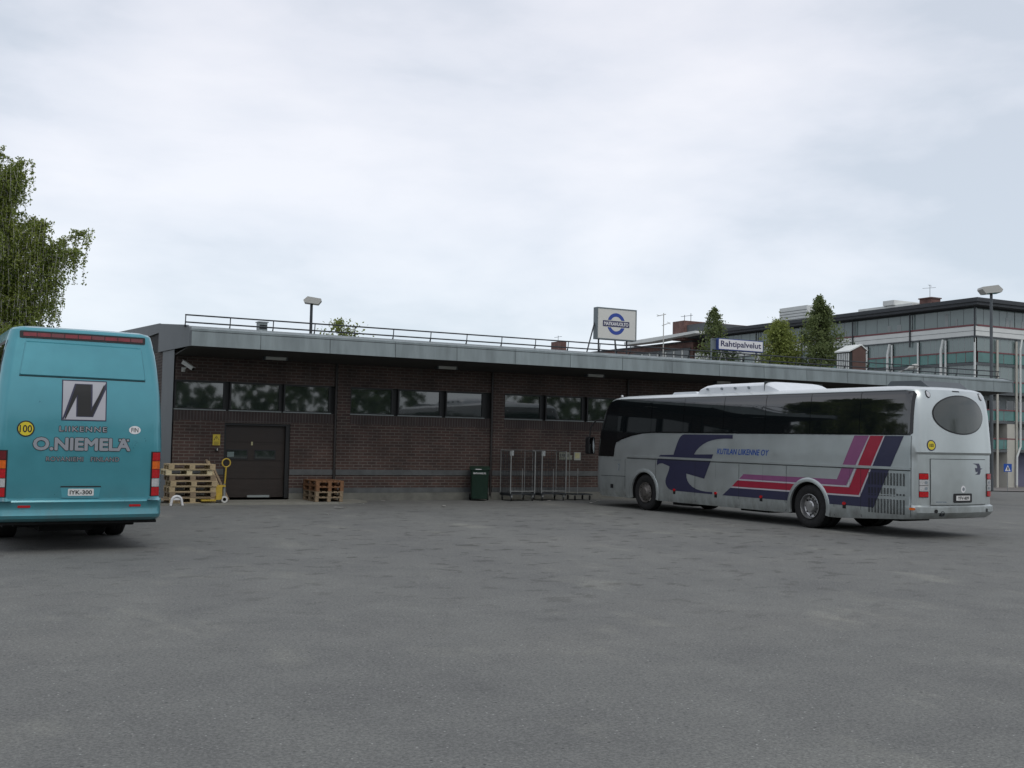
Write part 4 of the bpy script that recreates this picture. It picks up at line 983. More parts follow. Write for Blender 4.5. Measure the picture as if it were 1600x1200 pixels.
for s_ in (-1, 1):
    M_ = Matrix.Translation((.04, s_ * .06, .09)) @ Matrix.Rotation(pi / 2, 4, 'X')
    w_ = obj('wheel', lathe(NB(), [(.05, -.025), (.09, -.025), (.09, .025), (.05, .025)], 20, M_), mat('white_nylon', (.55, .55, .52), .5), t, smooth=40)
    obj('wheel_hub', lathe(NB(), [(.045, -.028), (.045, .028)], 14, M_), M['hole'], w_)
# ---- planks leaning beside it
for i, (x0, x1, zt, mm, lb) in enumerate(((6.66, 6.98, 1.12, 'wood', 'pale plank leaning beside the yellow pallet truck handle'), (6.60, 6.90, 1.16, 'wood2', 'grey-brown plank, left one of the leaning planks by the door'), (6.80, 7.08, .95, 'wood2', 'shorter brown plank leaning nearest the brown door'))):
    bm = NB(); tilt = Matrix.Translation((x0, 30.5, zt)) ; a = Vector((x0, 30.48, zt)); b = Vector((x1, 29.9 - .05 * i, .10)); d = (a - b); 
    q = d.to_track_quat('Z', 'Y').to_matrix().to_4x4(); box(bm, -.032, .032, -.011, .011, 0, d.length, 0, q)
    bmesh.ops.bevel(bm, geom=bm.edges[:], offset=.003, segments=1)
    tag(obj('plank', bm, M[mm], loc=b), lb, 'plank', 'planks leaning by the door')
# ---- white arched guard at the foot of the stack
t = thing('wheel_guard', 'low white arched metal guard on the ground before the tall pallet stack', 'guard', (5.58, 29.08, .0))
bm = NB(); tube(bm, [(-.15, 0, .0) if i == 0 else (.125 * -cos(pi * (i - 1) / 10), 0, .12 + .12 * sin(pi * (i - 1) / 10)) if i < 12 else (.15, 0, 0) for i in range(13)], .034, 8); obj('hoop', bm, M['white'], t, smooth=50)
bm = NB(); box(bm, -.10, .10, -.01, .03, .14, .20); obj('cross_plate', bm, M['white'], t)

# ---- green wheelie bin
t = thing('wheelie_bin', 'dark green wheeled bin with white lettering, against the brick wall', 'bin', (14.80, 30.08, 0), rad(-24))
bm = NB()
rings = []
for z, hx, y0, y1 in ((.06, .245, -.25, .26), (.10, .25, -.26, .27), (.88, .275, -.33, .29), (.93, .29, -.35, .30), (.95, .29, -.35, .30)):
    rings.append([bm.verts.new((a, b, z)) for a, b in rrect(-hx, hx, y0, y1, .05, 3)])
for A_, B_ in zip(rings, rings[1:]):
    for k in range(len(A_)): bm.faces.new((A_[k], A_[(k + 1) % len(A_)], B_[(k + 1) % len(A_)], B_[k]))
bm.faces.new(rings[0][::-1]); bm.faces.new(rings[-1]); obj('bin_body', bm, M['green'], t, smooth=40)
bm = NB(); prism(bm, [(-.38, .952), (-.38, .975), (-.30, 1.01), (.22, 1.05), (.33, 1.03), (.33, .952)], -.30, .30, lambda u, v, w_: (w_, u, v)); bmesh.ops.bevel(bm, geom=[e for e in bm.edges], offset=.012, segments=2); obj('lid', bm, M['green'], t, smooth=40)
bm = NB(); tube(bm, [(-.24, .33, 1.0), (-.24, .38, 1.0), (.24, .38, 1.0), (.24, .33, 1.0)], .015, 8); obj('handle', bm, M['green'], t)
bm = text2d('MATKAHUOLTO', .38, .05, .02); place(bm, lambda u, v: (u - .01, -.334, .84 + v)); obj('bin_lettering', bm, M['white'], t)
bm = NB(); box(bm, -.14, .04, -.384, -.3805, .955, .973); obj('lid_sticker', bm, M['white'], t)
for s_ in (-1, 1): obj('wheel', lathe(NB(), [(.04, -.025), (.1, -.025), (.1, .025), (.04, .025)], 20, Matrix.Translation((s_ * .27, .26, .1)) @ Matrix.Rotation(pi / 2, 4, 'Y')), M['tyre'], t, smooth=40)

# ---- roll cages
def roll_cage():
    t = thing('roll_cage', '', 'roll cage', (0, 0, 0), 0, 'roll cages along the brick wall'); H_ = 1.56
    w_, d_ = .44, .36
    bm = NB(); box(bm, -w_, w_, -d_, d_, .20, .235)
    for x in (-w_, w_ - .04): box(bm, x, x + .04, -d_, d_, .16, .199)
    obj('platform', bm, M['darksteel'], t)
    for y, nm in ((d_ - .02, 'back_frame'),):
        bm = NB(); tube(bm, [(-w_ + .015, y, .235), (-w_ + .015, y, H_), (w_ - .015, y, H_), (w_ - .015, y, .235)], .013, 8); obj(nm, bm, M['steel'], t)
    bm = NB(); tube(bm, [(-w_ + .015, -d_ + .02, .30), (w_ - .015, -d_ + .02, .30)], .013, 8); tube(bm, [(-w_ + .015, -d_ + .02, .235), (-w_ + .015, -d_ + .02, H_ - .02)], .019, 8); tube(bm, [(w_ - .015, -d_ + .02, .235), (w_ - .015, -d_ + .02, H_ - .02)], .019, 8); tube(bm, [(-w_ + .015, -d_ + .02, H_ - .02), (-w_ + .015, d_ - .02, H_ - .02)], .012, 6); tube(bm, [(w_ - .015, -d_ + .02, H_ - .02), (w_ - .015, d_ - .02, H_ - .02)], .012, 6); tube(bm, [(-.02, -d_ + .02, .1), (-.02, -d_ + .02, 1.0)], .010, 6); obj('front_frame', bm, M['steel'], t)
    bm = NB()
    for i in range(1, 9): x = -w_ + i * 2 * w_ / 9; tube(bm, [(x, d_ - .02, .24), (x, d_ - .02, H_ - .01)], .0055, 4)
    for i in range(1, 10): z = .24 + i * .13; tube(bm, [(-w_ + .02, d_ - .02, z), (w_ - .02, d_ - .02, z)], .0055, 4)
    for s_ in (-1, 1):
        for i in range(1, 7): y = -d_ + i * 2 * d_ / 7; tube(bm, [(s_ * (w_ - .015), y, .24), (s_ * (w_ - .015), y, H_ - .02)], .0055, 4)
        for i in range(1, 6): z = .24 + i * .22; tube(bm, [(s_ * (w_ - .015), -d_ + .02, z), (s_ * (w_ - .015), d_ - .02, z)], .0055, 4)
    obj('wire_mesh', bm, M['darksteel'], t)
    for x in (-w_ + .07, w_ - .07):
        for y in (-d_ + .06, d_ - .06):
            bm = NB(); lathe(bm, [(.02, -.018), (.062, -.018), (.062, .018), (.02, .018)], 18, Matrix.Translation((x, y, .062)) @ Matrix.Rotation(pi / 2, 4, 'Y') @ Matrix.Rotation(.5, 4, 'X'))
            c = obj('caster', bm, M['tyre'], t, smooth=40); bm = NB(); box(bm, x - .03, x + .03, y - .03, y + .03, .11, .2); box(bm, x - .03, x - .022, y - .02, y + .02, .05, .11); obj('caster_fork', bm, M['steel'], c)
    bm = NB(); box(bm, -.12, .02, d_ - .035, d_ - .03, 1.38, 1.54); obj('tag_plate', bm, mat('plate_grey', (.30, .32, .32), .6, 0, .4, .4, 30), t)
    return t
c0 = roll_cage(); c0.location = (16.06, 29.95, 0); c0['label'] = 'wire roll cage nearest the green bin, against the brick wall'
c1 = copy_tree(c0); c1.location = (17.2, 29.98, 0); c1.rotation_euler.z = rad(-3); c1['label'] = 'wire roll cage under the left edge of the wide faded notice board'
t = thing('flat_trolley', 'low flat trolley with one thin upright, below the small square notice', 'trolley', (18.25, 30.0, 0))
bm = NB(); box(bm, -.30, .42, -.28, .28, .17, .20); obj('platform', bm, M['darksteel'], t)
bm = NB(); tube(bm, [(-.14, -.27, .2), (-.14, -.27, 1.02)], .012, 8); tube(bm, [(-.14, .25, .2), (-.14, .25, 1.85)], .012, 8); obj('upright', bm, M['steel'], t)
for x in (-.2, .35):
    for y in (-.22, .22): obj('caster', lathe(NB(), [(.02, -.02), (.075, -.02), (.075, .02), (.02, .02)], 18, Matrix.Translation((x, y, .075)) @ Matrix.Rotation(pi / 2, 4, 'Y') @ Matrix.Rotation(.7, 4, 'X')), M['tyre'], t, smooth=40)

# ---- scraps of litter on the asphalt
def scrap(x, y, s, lb, seed):
    random.seed(seed); bm = NB(); n = 7
    v = [bm.verts.new((s * (1 + .5 * random.random()) * cos(2 * pi * i / n), s * .5 * (1 + .5 * random.random()) * sin(2 * pi * i / n), .012 + random.random() * .03)) for i in range(n)]
    c_ = bm.verts.new((0, 0, .035)); [bm.faces.new((v[i], v[(i + 1) % n], c_)) for i in range(n)]
    bmesh.ops.solidify(bm, geom=bm.faces[:], thickness=.004)
    o = obj('paper_scrap', bm, M['litter'], loc=(x, y, 0)); o.rotation_euler.z = random.random() * 3
    tag(o, lb, 'litter', 'paper scraps on the asphalt')
for i, (x, y, s, lb) in enumerate(((9.38, 27.3, .13, 'long white scrap of paper on asphalt before the low pallet stack'), (10.47, 28.6, .06, 'small scrap just off the corner of the concrete slab'), (12.46, 27.5, .10, 'pale scrap on the asphalt midway between low pallets and green bin'),
                                (14.6, 29.3, .07, 'scrap of paper at the foot of the green bin'), (16.9, 29.4, .05, 'tiny scrap on the asphalt in front of the roll cages'), (18.35, 28.9, .06, 'scrap lying near the flat trolley'), (17.6, 28.1, .08, 'scrap nearest the nose of the silver coach'),
                                (18.0, 28.5, .07, 'scrap beside the front left corner of the silver coach'), (8.3, 25.0, .03, 'tiny scrap on open asphalt before the brown door'), (11.6, 29.9, .06, 'scrap against the plinth right of the low pallets'))): scrap(x, y, s, lb, 50 + i)

# ================================================================ GROUND
def hgt(x, y):
    d = x * .466 + y * .885
    if x < 38 or d < 50: 
        base = 0
    t = max(0, min(1, (d - 49) / 36)) * max(0, min(1, (x - 36) / 14))
    return -1.85 * t
gx = [-1500, -600, -250, -120, -80] + [-60 + 12 * i for i in range(8)] + [34 + 3 * i for i in range(40)] + [160, 200, 260, 400, 700, 1500]
gy = [-1500, -600, -250, -120, -60, -30, -10, 0, 10, 20] + [22 + 3 * i for i in range(32)] + [125, 150, 200, 300, 500, 900, 1500]
bm = NB(); grid = [[bm.verts.new((x, y, hgt(x, y) - .004)) for y in gy] for x in gx]
for i in range(len(gx) - 1):
    for j in range(len(gy) - 1): bm.faces.new((grid[i][j], grid[i + 1][j], grid[i + 1][j + 1], grid[i][j + 1]))
struct('ground', bm, M['asphalt'])
# concrete slab before the goods door
bm = NB(); prism(bm, [(4.9, 29.12), (9.9, 28.98), (11.0, 29.6), (10.9, 30.56), (7.08, 30.56), (7.08, 30.74), (4.9, 30.74)], -.02, .045, lambda u, v, w_: (u, v, w_)); struct('loading_slab', bm, mat('slab_concrete', (.22, .215, .185), .9, 0, .2, .2, 1.5, bump=.2))
# kerb, grass verge and pavement beyond the yard
kd = Vector((.958, -.288)); kn = Vector((.288, .958)); ko = Vector((32.0, 28.9)) + kn * 0
def kpt(a, b, z): p = Vector((36.0, 27.2)) + kd * a + kn * b; return (p.x, p.y, z)
bm = NB()
def strip3(bm, a0, a1, b0, b1, zt, zb=None, n=24):
    P = [[bm.verts.new(kpt(a0 + (a1 - a0) * i / n, b, 0)) for b in (b0, b1)] for i in range(n + 1)]
    for r_ in P:
        for v in r_: v.co.z = hgt(v.co.x, v.co.y) + zt
    for A_, B_ in zip(P, P[1:]): bm.faces.new((A_[0], B_[0], B_[1], A_[1]))
    if zb is not None:
        es = [e for e in bm.edges if e.is_boundary]; r = bmesh.ops.extrude_edge_only(bm, edges=es)
        for v in [q for q in r['geom'] if isinstance(q, bmesh.types.BMVert)]: v.co.z -= zt - zb
    return bm
struct('kerb', strip3(NB(), 2.2, 60, 0, .15, .10, -.05), M['kerb'])
struct('verge', strip3(NB(), 2.2, 60, .152, 2.6, .085, -.05), M['grass'])
struct('kerb', strip3(NB(), 2.2, 60, 2.602, 2.75, .10, -.05), M['kerb'])
bm = NB(); g0 = [[bm.verts.new((x, y, hgt(x, y) + .03)) for y in [34 + 3 * k for k in range(24)]] for x in [42 + 3 * k for k in range(22)]]
for i in range(21):
    for j in range(23): bm.faces.new((g0[i][j], g0[i + 1][j], g0[i + 1][j + 1], g0[i][j + 1]))
struct('pavement', bm, M['pave'])

# ================================================================ TREES
def leaves(bm, pts, size, rnd, up=.3, asp=.55):
    for p in pts:
        n = Vector((rnd.gauss(0, 1), rnd.gauss(0, 1), rnd.gauss(0, 1) + up)).normalized(); a = n.orthogonal().normalized()
        a = (Matrix.Rotation(rnd.random() * 6.28, 3, n) @ a); b = n.cross(a); s = size * rnd.uniform(.6, 1.3)
        v = [bm.verts.new(p + a * s * .5), bm.verts.new(p + b * s * asp * .5), bm.verts.new(p - a * s * .5), bm.verts.new(p - b * s * asp * .5)]
        bm.faces.new(v)
def limb(bm, a, b, r0, r1, rnd, sag=0, n=5):
    a, b = Vector(a), Vector(b); pts = []
    for i in range(n + 1):
        t = i / n; p = a.lerp(b, t) + Vector((rnd.gauss(0, 1), rnd.gauss(0, 1), rnd.gauss(0, 1))) * (.03 * (b - a).length * (0 if i in (0,) else 1)); p.z += sag * 4 * t * (1 - t); pts.append(p)
    tube(bm, pts, r0, 6, r1); return pts
def big_birch(rnd):
    base = Vector((-.35, 33.0, 0)); t = thing('birch_tree', 'tall drooping green birch beyond the teal coach, at the left edge', 'tree', base)
    wood = NB(); cr = NB()
    trunk = [Vector((0, 0, 0)), Vector((.05, .05, 2.5)), Vector((-.05, 0, 5)), Vector((.1, -.05, 7.3)), Vector((.15, 0, 8.6)), Vector((.2, 0, 9.6))]
    tube(wood, trunk, .19, 10, .03)
    tips = []    # (tip, number of side twigs, spread)
    main = [((1.95, -.95, 8.6), 6.2), ((2.2, -1.1, 9.2), 6.5), ((2.0, -1.1, 7.5), 5.2), ((3.65, -1.85, 6.65), 4.6), ((3.3, -1.7, 7.35), 4.8), ((2.7, -1.5, 7.55), 4.9), ((3.0, -1.6, 5.75), 3.8), ((2.6, -1.4, 5.1), 3.2), ((1.5, -.7, 8.9), 6.9), ((1.85, -.95, 8.1), 6.3), ((2.0, -1.0, 7.9), 6.0), ((1.6, -.8, 7.2), 5.4), ((1.75, -.9, 6.9), 5.2), ((1.3, -.5, 8.4), 6.4), ((2.45, -1.3, 6.9), 4.9), ((2.3, -1.1, 6.2), 4.2), ((1.0, -.6, 7.6), 5.8),
            ((.9, -.4, 9.5), 7.6), ((1.8, -.9, 6.1), 4.0), ((1.7, -.8, 4.6), 3.0), ((2.5, -1.2, 4.7), 3.1), ((1.2, -.5, 5.3), 3.5), ((.8, -1.6, 6.6), 4.5), ((.5, -1.8, 8.2), 6.0), ((1.1, .9, 7.4), 5.1), ((1.2, 1.2, 5.8), 4.0), ((.2, -2.0, 5.0), 3.4)]
    for k in range(54):
        a = rnd.uniform(-1.2, 5.4); r_ = rnd.uniform(1.2, 2.7); z = rnd.uniform(4.4, 9.2); r_ *= (1.15 - .06 * max(0, z - 5))
        main.append(((r_ * cos(a), r_ * sin(a), z), z - rnd.uniform(1.2, 2.0)))
    L_ = []
    for tip, z0 in main:
        tip = Vector(tip); k = min(len(trunk) - 2, int(z0 / 2.2)); o = Vector((0.02 * z0, 0, z0))
        pts = limb(wood, o, tip, .055, .012, rnd, .12, 6)
        nq = int(34 + 26 * (tip - o).length)
        for q0 in range(1):
            for q in range(nq):
                f_ = min(.999, .18 + .84 * rnd.random() ** .85) * 6; i = int(f_); p = pts[i].lerp(pts[i + 1], f_ - i); i = f_
                dirn = Vector((rnd.gauss(0, 1), rnd.gauss(0, 1), rnd.gauss(.1, .5))).normalized() * rnd.uniform(.12, .62) * (1.15 - .10 * i)
                e_ = p + dirn; ln = rnd.uniform(.2, .95)
                e2 = e_ + Vector((rnd.gauss(0, .06), rnd.gauss(0, .06), -ln))
                for (A_, B_) in ((p, e_), (e_, e2)):
                    tube(wood, [A_, B_], .0045, 3, cap=False)
                    m_ = int((B_ - A_).length * 62)
                    for j in range(m_):
                        L_.append(A_.lerp(B_, rnd.random()) + Vector((rnd.gauss(0, .035), rnd.gauss(0, .035), rnd.gauss(0, .03))))
    leaves(cr, L_, .078, rnd)
    obj('trunk', wood, M['birchbark'], t); obj('crown', cr, M['leafbirch'], t)
    return t
rnd = random.Random(5)
birch = big_birch(rnd)
def tree(name, label, loc, H_, R_, z0, leaf, seed, shape='cone', nb=70, per=60, lsize=.14, group=None, leaves_on=True):
    rn = random.Random(seed); t = thing(name, label, 'tree', loc, 0, group); wood = NB(); cr = NB()
    tube(wood, [(0, 0, 0), (rn.gauss(0, .05), 0, H_ * .4), (rn.gauss(0, .08), 0, H_ * .75), (0, 0, H_ * .98)], .02 * H_, 8, .01)
    L_ = []
    for i in range(nb):
        h = z0 + (H_ - z0) * (i + rn.random()) / nb; f = (h - z0) / (H_ - z0)
        if shape == 'cone': r_ = R_ * (1 - f) ** .8 * rn.uniform(.3, 1.15) + .10
        elif shape == 'oval': r_ = R_ * sqrt(max(.02, 1 - (2 * f - .85) ** 2 / 1.4)) * rn.uniform(.5, 1.1)
        else: r_ = R_ * (sin(pi * min(1, f * .9 + .12))) ** .6 * rn.uniform(.5, 1.15)
        a = rn.random() * 6.283 + i * 2.4; rise = .25 if shape != 'cone' else .1
        o = Vector((0, 0, h - r_ * .3)); tip = Vector((r_ * cos(a), r_ * sin(a), h + r_ * rise))
        tube(wood, [o, (o + tip) / 2 + Vector((0, 0, .05)), tip], .02, 4, .006, cap=False)
        for q in range(per):
            tt = rn.random() ** .6; p = o.lerp(tip, tt); w_ = .07 + .30 * min(1, r_ / R_)
            L_.append(p + Vector((rn.gauss(0, w_), rn.gauss(0, w_), rn.gauss(.04, w_ * 1.3))))
    leaves(cr, L_, lsize, rn); obj('trunk', wood, M['bark'], t); obj('crown', cr, M[leaf], t); return t
tree('spruce_tree', 'pointed dark tree, tallest of those behind the terminal roof', (49.0, 51.5, -.7), 11.9, 4.3, .8, 'leafspruce', 21, 'cone', 190, 150, .17)
tree('leafy_tree', 'yellow-green rounded tree behind the roof, left of the tall pointed one', (46.7, 52.6, -.6), 10.0, 1.75, 1.5, 'leafyellow', 22, 'oval', 130, 150, .18)
tree('spruce_tree', 'small thin pointed tree behind the white lettered roof sign', (44.2, 56.0, -.5), 11.0, 3.6, 1.0, 'leafspruce', 23, 'cone', 140, 80, .17)
tree('leafy_tree', 'dark bushy tree at the right foot of the tall pointed tree', (49.9, 49.6, -.7), 8.6, 1.2, .6, 'leafdark', 24, 'oval', 70, 80, .15)
tree('leafy_tree', 'low dark tree showing beneath the white lettered roof sign', (43.4, 53.6, -.3), 7.9, 1.9, 1.0, 'leafdark', 25, 'oval', 70, 80, .15)
tree('leafy_tree', 'low grey-green tree between the yellow-green and tall pointed trees', (47.9, 52.6, -.6), 8.4, 1.1, .8, 'leafbirch', 26, 'oval', 60, 80, .15)
tree('leafy_tree', 'sparse treetop just clearing the roof right of the left lamp', (24.4, 72.0, 0), 9.75, 2.3, 5.0, 'leafyellow', 27, 'round', 110, 26, .2)
# trees across the road behind the photographer and to the left, seen in the glass
bm = NB(); rn = random.Random(12); P_ = []
for i in range(15000):
    x = rn.uniform(-75, 105); gap = .33 if 40 < x < 51 else 1.0
    hmax = gap * (8.5 + 1.8 * sin(x * .19) + 1.4 * sin(x * .43 + 2) + .8 * sin(x * 1.1)); P_.append(Vector((x, -34 + rn.gauss(0, 2.4), rn.random() * hmax)))
leaves(bm, P_, 1.0, rn, asp=.8); wl = obj('park_woodland', bm, leaf_mat('park_leaves', (.035, .06, .02), (.12, .17, .05), .35)); tag(wl, 'belt of trees behind the viewpoint, reflected in the terminal windows', 'woodland', None, 'stuff')
bm = NB(); rn = random.Random(9); P_ = []
for i in range(9000):
    y = rn.uniform(-60, 95); hmax = 2.9 + 1.1 * sin(y * .11) + 1.1 * sin(y * .31 + 1) + .8 * sin(y * .83); x = -62 + rn.gauss(0, 2.2); P_.append(Vector((x, y, abs(rn.gauss(0, .5)) * hmax if rn.random() < .5 else rn.random() * hmax)))
leaves(bm, P_, 1.1, rn, asp=.8); wl = obj('woodland', bm, M['leafdark']); tag(wl, 'distant belt of trees beyond the left of the yard', 'woodland', None, 'stuff')

# ================================================================ LAMP POSTS
def flood_lamp(loc, H_, label, pole_r=.07, rz=0, light_pole=False):
    t = thing('street_lamp', label, 'street lamp', loc, rz, 'lamps with box heads')
    obj('pole', tube(NB(), [(0, 0, 0), (0, 0, H_ - .1)], pole_r, 12, pole_r * .75), M['darksteel'] if not light_pole else M['clad'], t, smooth=50)
    bm = NB(); prof = [(-.38, .06), (-.30, -.10), (.10, -.16), (.46, -.12), (.50, .10), (.12, .22)]
    prism(bm, [(-.42, .0), (-.36, -.13), (.36, -.20), (.52, .0), (.50, .10), (-.20, .20)], -.32, .32, lambda u, v, w_: (u, w_, H_ + v)); obj('lamp_head', bm, M['lampwhite'], t)
    bm = NB(); prism(bm, [(-.33, -.136), (.33, -.196), (.33, -.206), (-.33, -.146)], -.27, .27, lambda u, v, w_: (u, w_, H_ + v)); obj('lamp_glass', bm, M['glass'], t)
flood_lamp((17.18, 55.4, 0), 8.95, 'box-headed lamp on a dark pole rising behind the roof, left one', .10, rad(-20))
flood_lamp((42.85, 33.95, 0), 9.25, 'tall box-headed lamp on a pole near the right edge, before the flats', .085, rad(150), True)
t = thing('street_lamp', 'curved-arm street lamp with pale drop-shaped head, before the balconies', 'street lamp', (50.2, 46.9, -1.2))
bm = NB(); tube(bm, [(0, 0, 0), (0, 0, 6.6), (.05, 0, 7.1), (.5, -.25, 7.55), (1.0, -.5, 7.8)], .055, 8); obj('pole', bm, M['steel'], t, smooth=50)
bm = NB(); lathe(bm, [(.03, -.32), (.09, -.2), (.16, .05), (.15, .25), (.06, .38)], 14, Matrix.Translation((1.25, -.62, 7.9)) @ Matrix.Rotation(rad(-27), 4, 'Z') @ Matrix.Rotation(rad(75), 4, 'Y')); obj('lamp_head', bm, M['lampwhite'], t, smooth=50)
t = thing('crossing_sign', 'blue pedestrian crossing sign on a thin pole before the flats', 'sign', (76.5, 59.1, -1.85), rad(-30))
obj('pole', tube(NB(), [(0, 0, 0), (0, 0, 2.55)], .035, 8), M['steel'], t)
bm = NB(); box(bm, -.32, .32, -.045, -.037, 1.95, 2.6); obj('sign_plate', bm, M['blue'], t)
bm = poly2d([[(-.22, 2.02), (0, 2.5), (.22, 2.02)]], 0); place(bm, lambda u, v: (u, -.05, v)); obj('white_triangle', bm, M['white'], t)
bm = poly2d([[(-.03, 2.36), (.03, 2.36), (.08, 2.2), (.10, 2.06), (.05, 2.06), (.02, 2.18), (-.05, 2.06), (-.10, 2.06), (-.04, 2.2)]], 0); place(bm, lambda u, v: (u, -.054, v)); obj('walking_mark', bm, M['black'], t)

# ================================================================ BUILDINGS BEHIND
def flats():
    root = thing('apartment_building', 'white five-storey block of flats with teal glass balconies and dark flat roof', 'building')
    X0, Y0, Y1, X1 = 88.5, 71.9, 116.0, 125.0; G = -2.1
    bm = NB(); box(bm, X0 + 1.6, X1, Y0 + 1.6, Y1, G, 15.6); obj('wall', bm, M['aptwall'], root)
    bm = NB(); prism(bm, [(X0 - 1.1, Y0 - 1.1), (X1 + .5, Y0 - 1.1), (X1 + .5, Y1 + .5), (X0 - 1.1, Y1 + .5)], 16.02, 16.4, lambda u, v, w_: (u, v, w_)); box(bm, X0 + .35, X1, Y0 + .35, Y1, 15.55, 15.72); prism(bm, [(X0 - .95, Y0 - .95), (X1 + .4, Y0 - .95), (X1 + .4, Y1 + .4), (X0 - .95, Y1 + .4)], 15.73, 16.019, lambda u, v, w_: (u, v, w_)); obj('roof', bm, M['aptroof'], root)
    floors = [1.62, 4.42, 7.22, 10.02, 12.85]
    for z in floors:
        bm = NB()
        if z < 12: box(bm, X0, X0 + 1.6, Y0, Y1, z, z + .26); box(bm, X0 + 1.6, X1, Y0, Y0 + 1.6, z, z + .26); obj('floor_slab', bm, M['aptgrey'], root)
        else:
            box(bm, X0 - .02, X0 + 1.6, Y0 - .02, Y1, z, z + .95); box(bm, X0 + 1.6, X1, Y0 - .02, Y0 + 1.6, z, z + .95); obj('parapet_cladding', bm, M['aptwhite'], root)
            bm = NB()
            for k in (0, 2): box(bm, X0 - .04, X0 - .0205, Y0, Y1, z + k * .24 - .1 * (k == 0), z + k * .24 + .03); box(bm, X0, X1, Y0 - .04, Y0 - .0205, z + k * .24 - .1 * (k == 0), z + k * .24 + .03)
            obj('cladding_joints', bm, M['aptgrey'], root)
    # balconies and glazing, bay by bay on both faces
    def bay(face, a, b, z, ztop, top):
        def bx(bm, u0, u1, d0, d1, z0_, z1_):
            if face == 0: box(bm, X0 + d0, X0 + d1, u0, u1, z0_, z1_)
            else: box(bm, u0, u1, Y0 + d0, Y0 + d1, z0_, z1_)
        zr = z + 1.30 if not top else z + 1.06
        if not top:
            bm = NB(); n = 3
            for k in range(n): u0 = a + .06 + (b - a - .12) * k / n; bx(bm, u0 + .03, u0 + (b - a - .12) / n - .03, .02, .05, z + .30, zr - .03)
            bp = obj('balcony_glass', bm, M['aptteal'], root)
            bm = NB(); bx(bm, a, b, -.04, .07, zr - .05, zr + .07)
            for k in range(4): u0 = a + .06 + (b - a - .12) * k / 3; bx(bm, u0 - .02, u0 + .02, .015, .055, z + .26, zr - .031)
            obj('balcony_rail', bm, M['aptred'], bp)
            # upper storeys of balconies are glazed in; lower ones stay open
            if z > 7:
                bm = NB(); bx(bm, a + .06, b - .06, .10, .12, zr + .05, ztop); obj('balcony_glazing', bm, M['aptglass'], root)
                bm = NB()
                for k in range(1, 5): u0 = a + (b - a) * k / 5; bx(bm, u0 - .025, u0 + .025, .09, .099, zr + .05, ztop)
                obj('glazing_bar', bm, M['aptwall'], root)
            bm = NB(); bx(bm, a + .5, a + 1.6, 1.56, 1.599, z + .27, z + 2.35); bx(bm, a + 2.2, b - .5, 1.56, 1.599, z + 1.05, z + 2.3); w_ = obj('window', bm, M['glass'], root)
            bm = NB(); bx(bm, a + .42, a + .5, 1.53, 1.6, z + .27, z + 2.42); bx(bm, a + 1.6, a + 1.68, 1.53, 1.6, z + .27, z + 2.42); obj('window_frame', bm, M['aptwhite'], w_)
        else:
            bm = NB(); bx(bm, a + .05, b - .05, .25, .28, zr, 15.6); w_ = obj('penthouse_glazing', bm, M['aptglass'], root)
            bm = NB()
            for k in range(1, 5): u0 = a + (b - a) * k / 5; bx(bm, u0 - .02, u0 + .02, .24, .249, zr, 15.6)
            obj('glazing_bar', bm, M['aptgrey'], w_)
            bm = NB(); rb = random.Random(int(a * 7))
            for k in range(7):
                u0 = a + (b - a) * (k + rb.random() * .5) / 7
                if rb.random() < .6: bm = NB(); hh = rb.choice((.8, .8, 1.0, 1.4)); bx(bm, u0, u0 + rb.uniform(.25, .6), .232, .239, zr + .04, zr + hh); obj('curtain', bm, M['aptwall'], w_)
            bm = NB(); bx(bm, a, b, -.06, .06, zr - .10, zr + .06); obj('red_rail', bm, M['aptred'], root)
    for k in range(11):
        a = Y0 + k * 3.45; b = a + 3.45
        for i, z in enumerate(floors[:4]):
            if i == 0 and k > 3 or i == 1 and k > 6: continue
            bay(0, a, b, z, floors[i + 1], False)
    for k in range(5): bay(0, Y0 + k * 7.95, Y0 + (k + 1) * 7.95, floors[4], 15.6, True)
    for k in range(3):
        a = X0 + k * 6.0 + (0.3 if k == 0 else 0); b = X0 + (k + 1) * 6.0
        for i, z in enumerate(floors): bay(1, a, b, z, (floors[i + 1] if i < 4 else 15.6), i == 4)
    # posts
    for k in range(12):
        y = Y0 + k * 3.45
        bm = NB(); box(bm, X0 - .16, X0 - .05, y - .08, y + .08, G + .2, 12.6); obj('balcony_post', bm, M['aptwhite'], root)
        if k % 2 == 1:
            bm = NB(); tube(bm, [(X0 - .25, y + .45, G + .3), (X0 - .25, y + .45, 11.6), (X0 - .1, y + .3, 12.7)], .13, 8); obj('downpipe', bm, M['aptwhite'], root)
    for k in range(6):
        y = Y0 + k * 7.95; bm = NB(); box(bm, X0 - .16, X0 - .065, y - .07, y + .07, 12.2, 15.7); obj('roof_post', bm, M['darksteel'], root)
    for x in (91.5, 94.3):
        bm = NB(); box(bm, x - .12, x + .12, Y0 - .14, Y0 - .03, G + .2, 12.6); obj('balcony_post', bm, M['cream'], root)
    bm = NB(); box(bm, 93.0, 94.1, Y0 - .03, Y0 + 1.6, G + .2, 4.4); obj('pillar', bm, M['cream'], root)
    bm = NB(); tube(bm, [(94.9, Y0 - .25, 12.8), (94.6, Y0 - .3, 11.8), (94.6, Y0 - .3, 2.2), (94.15, Y0 - .25, 1.2), (94.1, Y0 - .25, -1.6)], .10, 8); obj('downpipe', bm, M['aptwhite'], root)
    bm = NB(); box(bm, X0 + 1.55, X0 + 1.59, Y0 + 1.7, Y1, G, 1.6); box(bm, X0 + 1.6, X1, Y0 + 1.55, Y0 + 1.59, G, 1.6); obj('ground_floor_wall', bm, M['violet'], root)
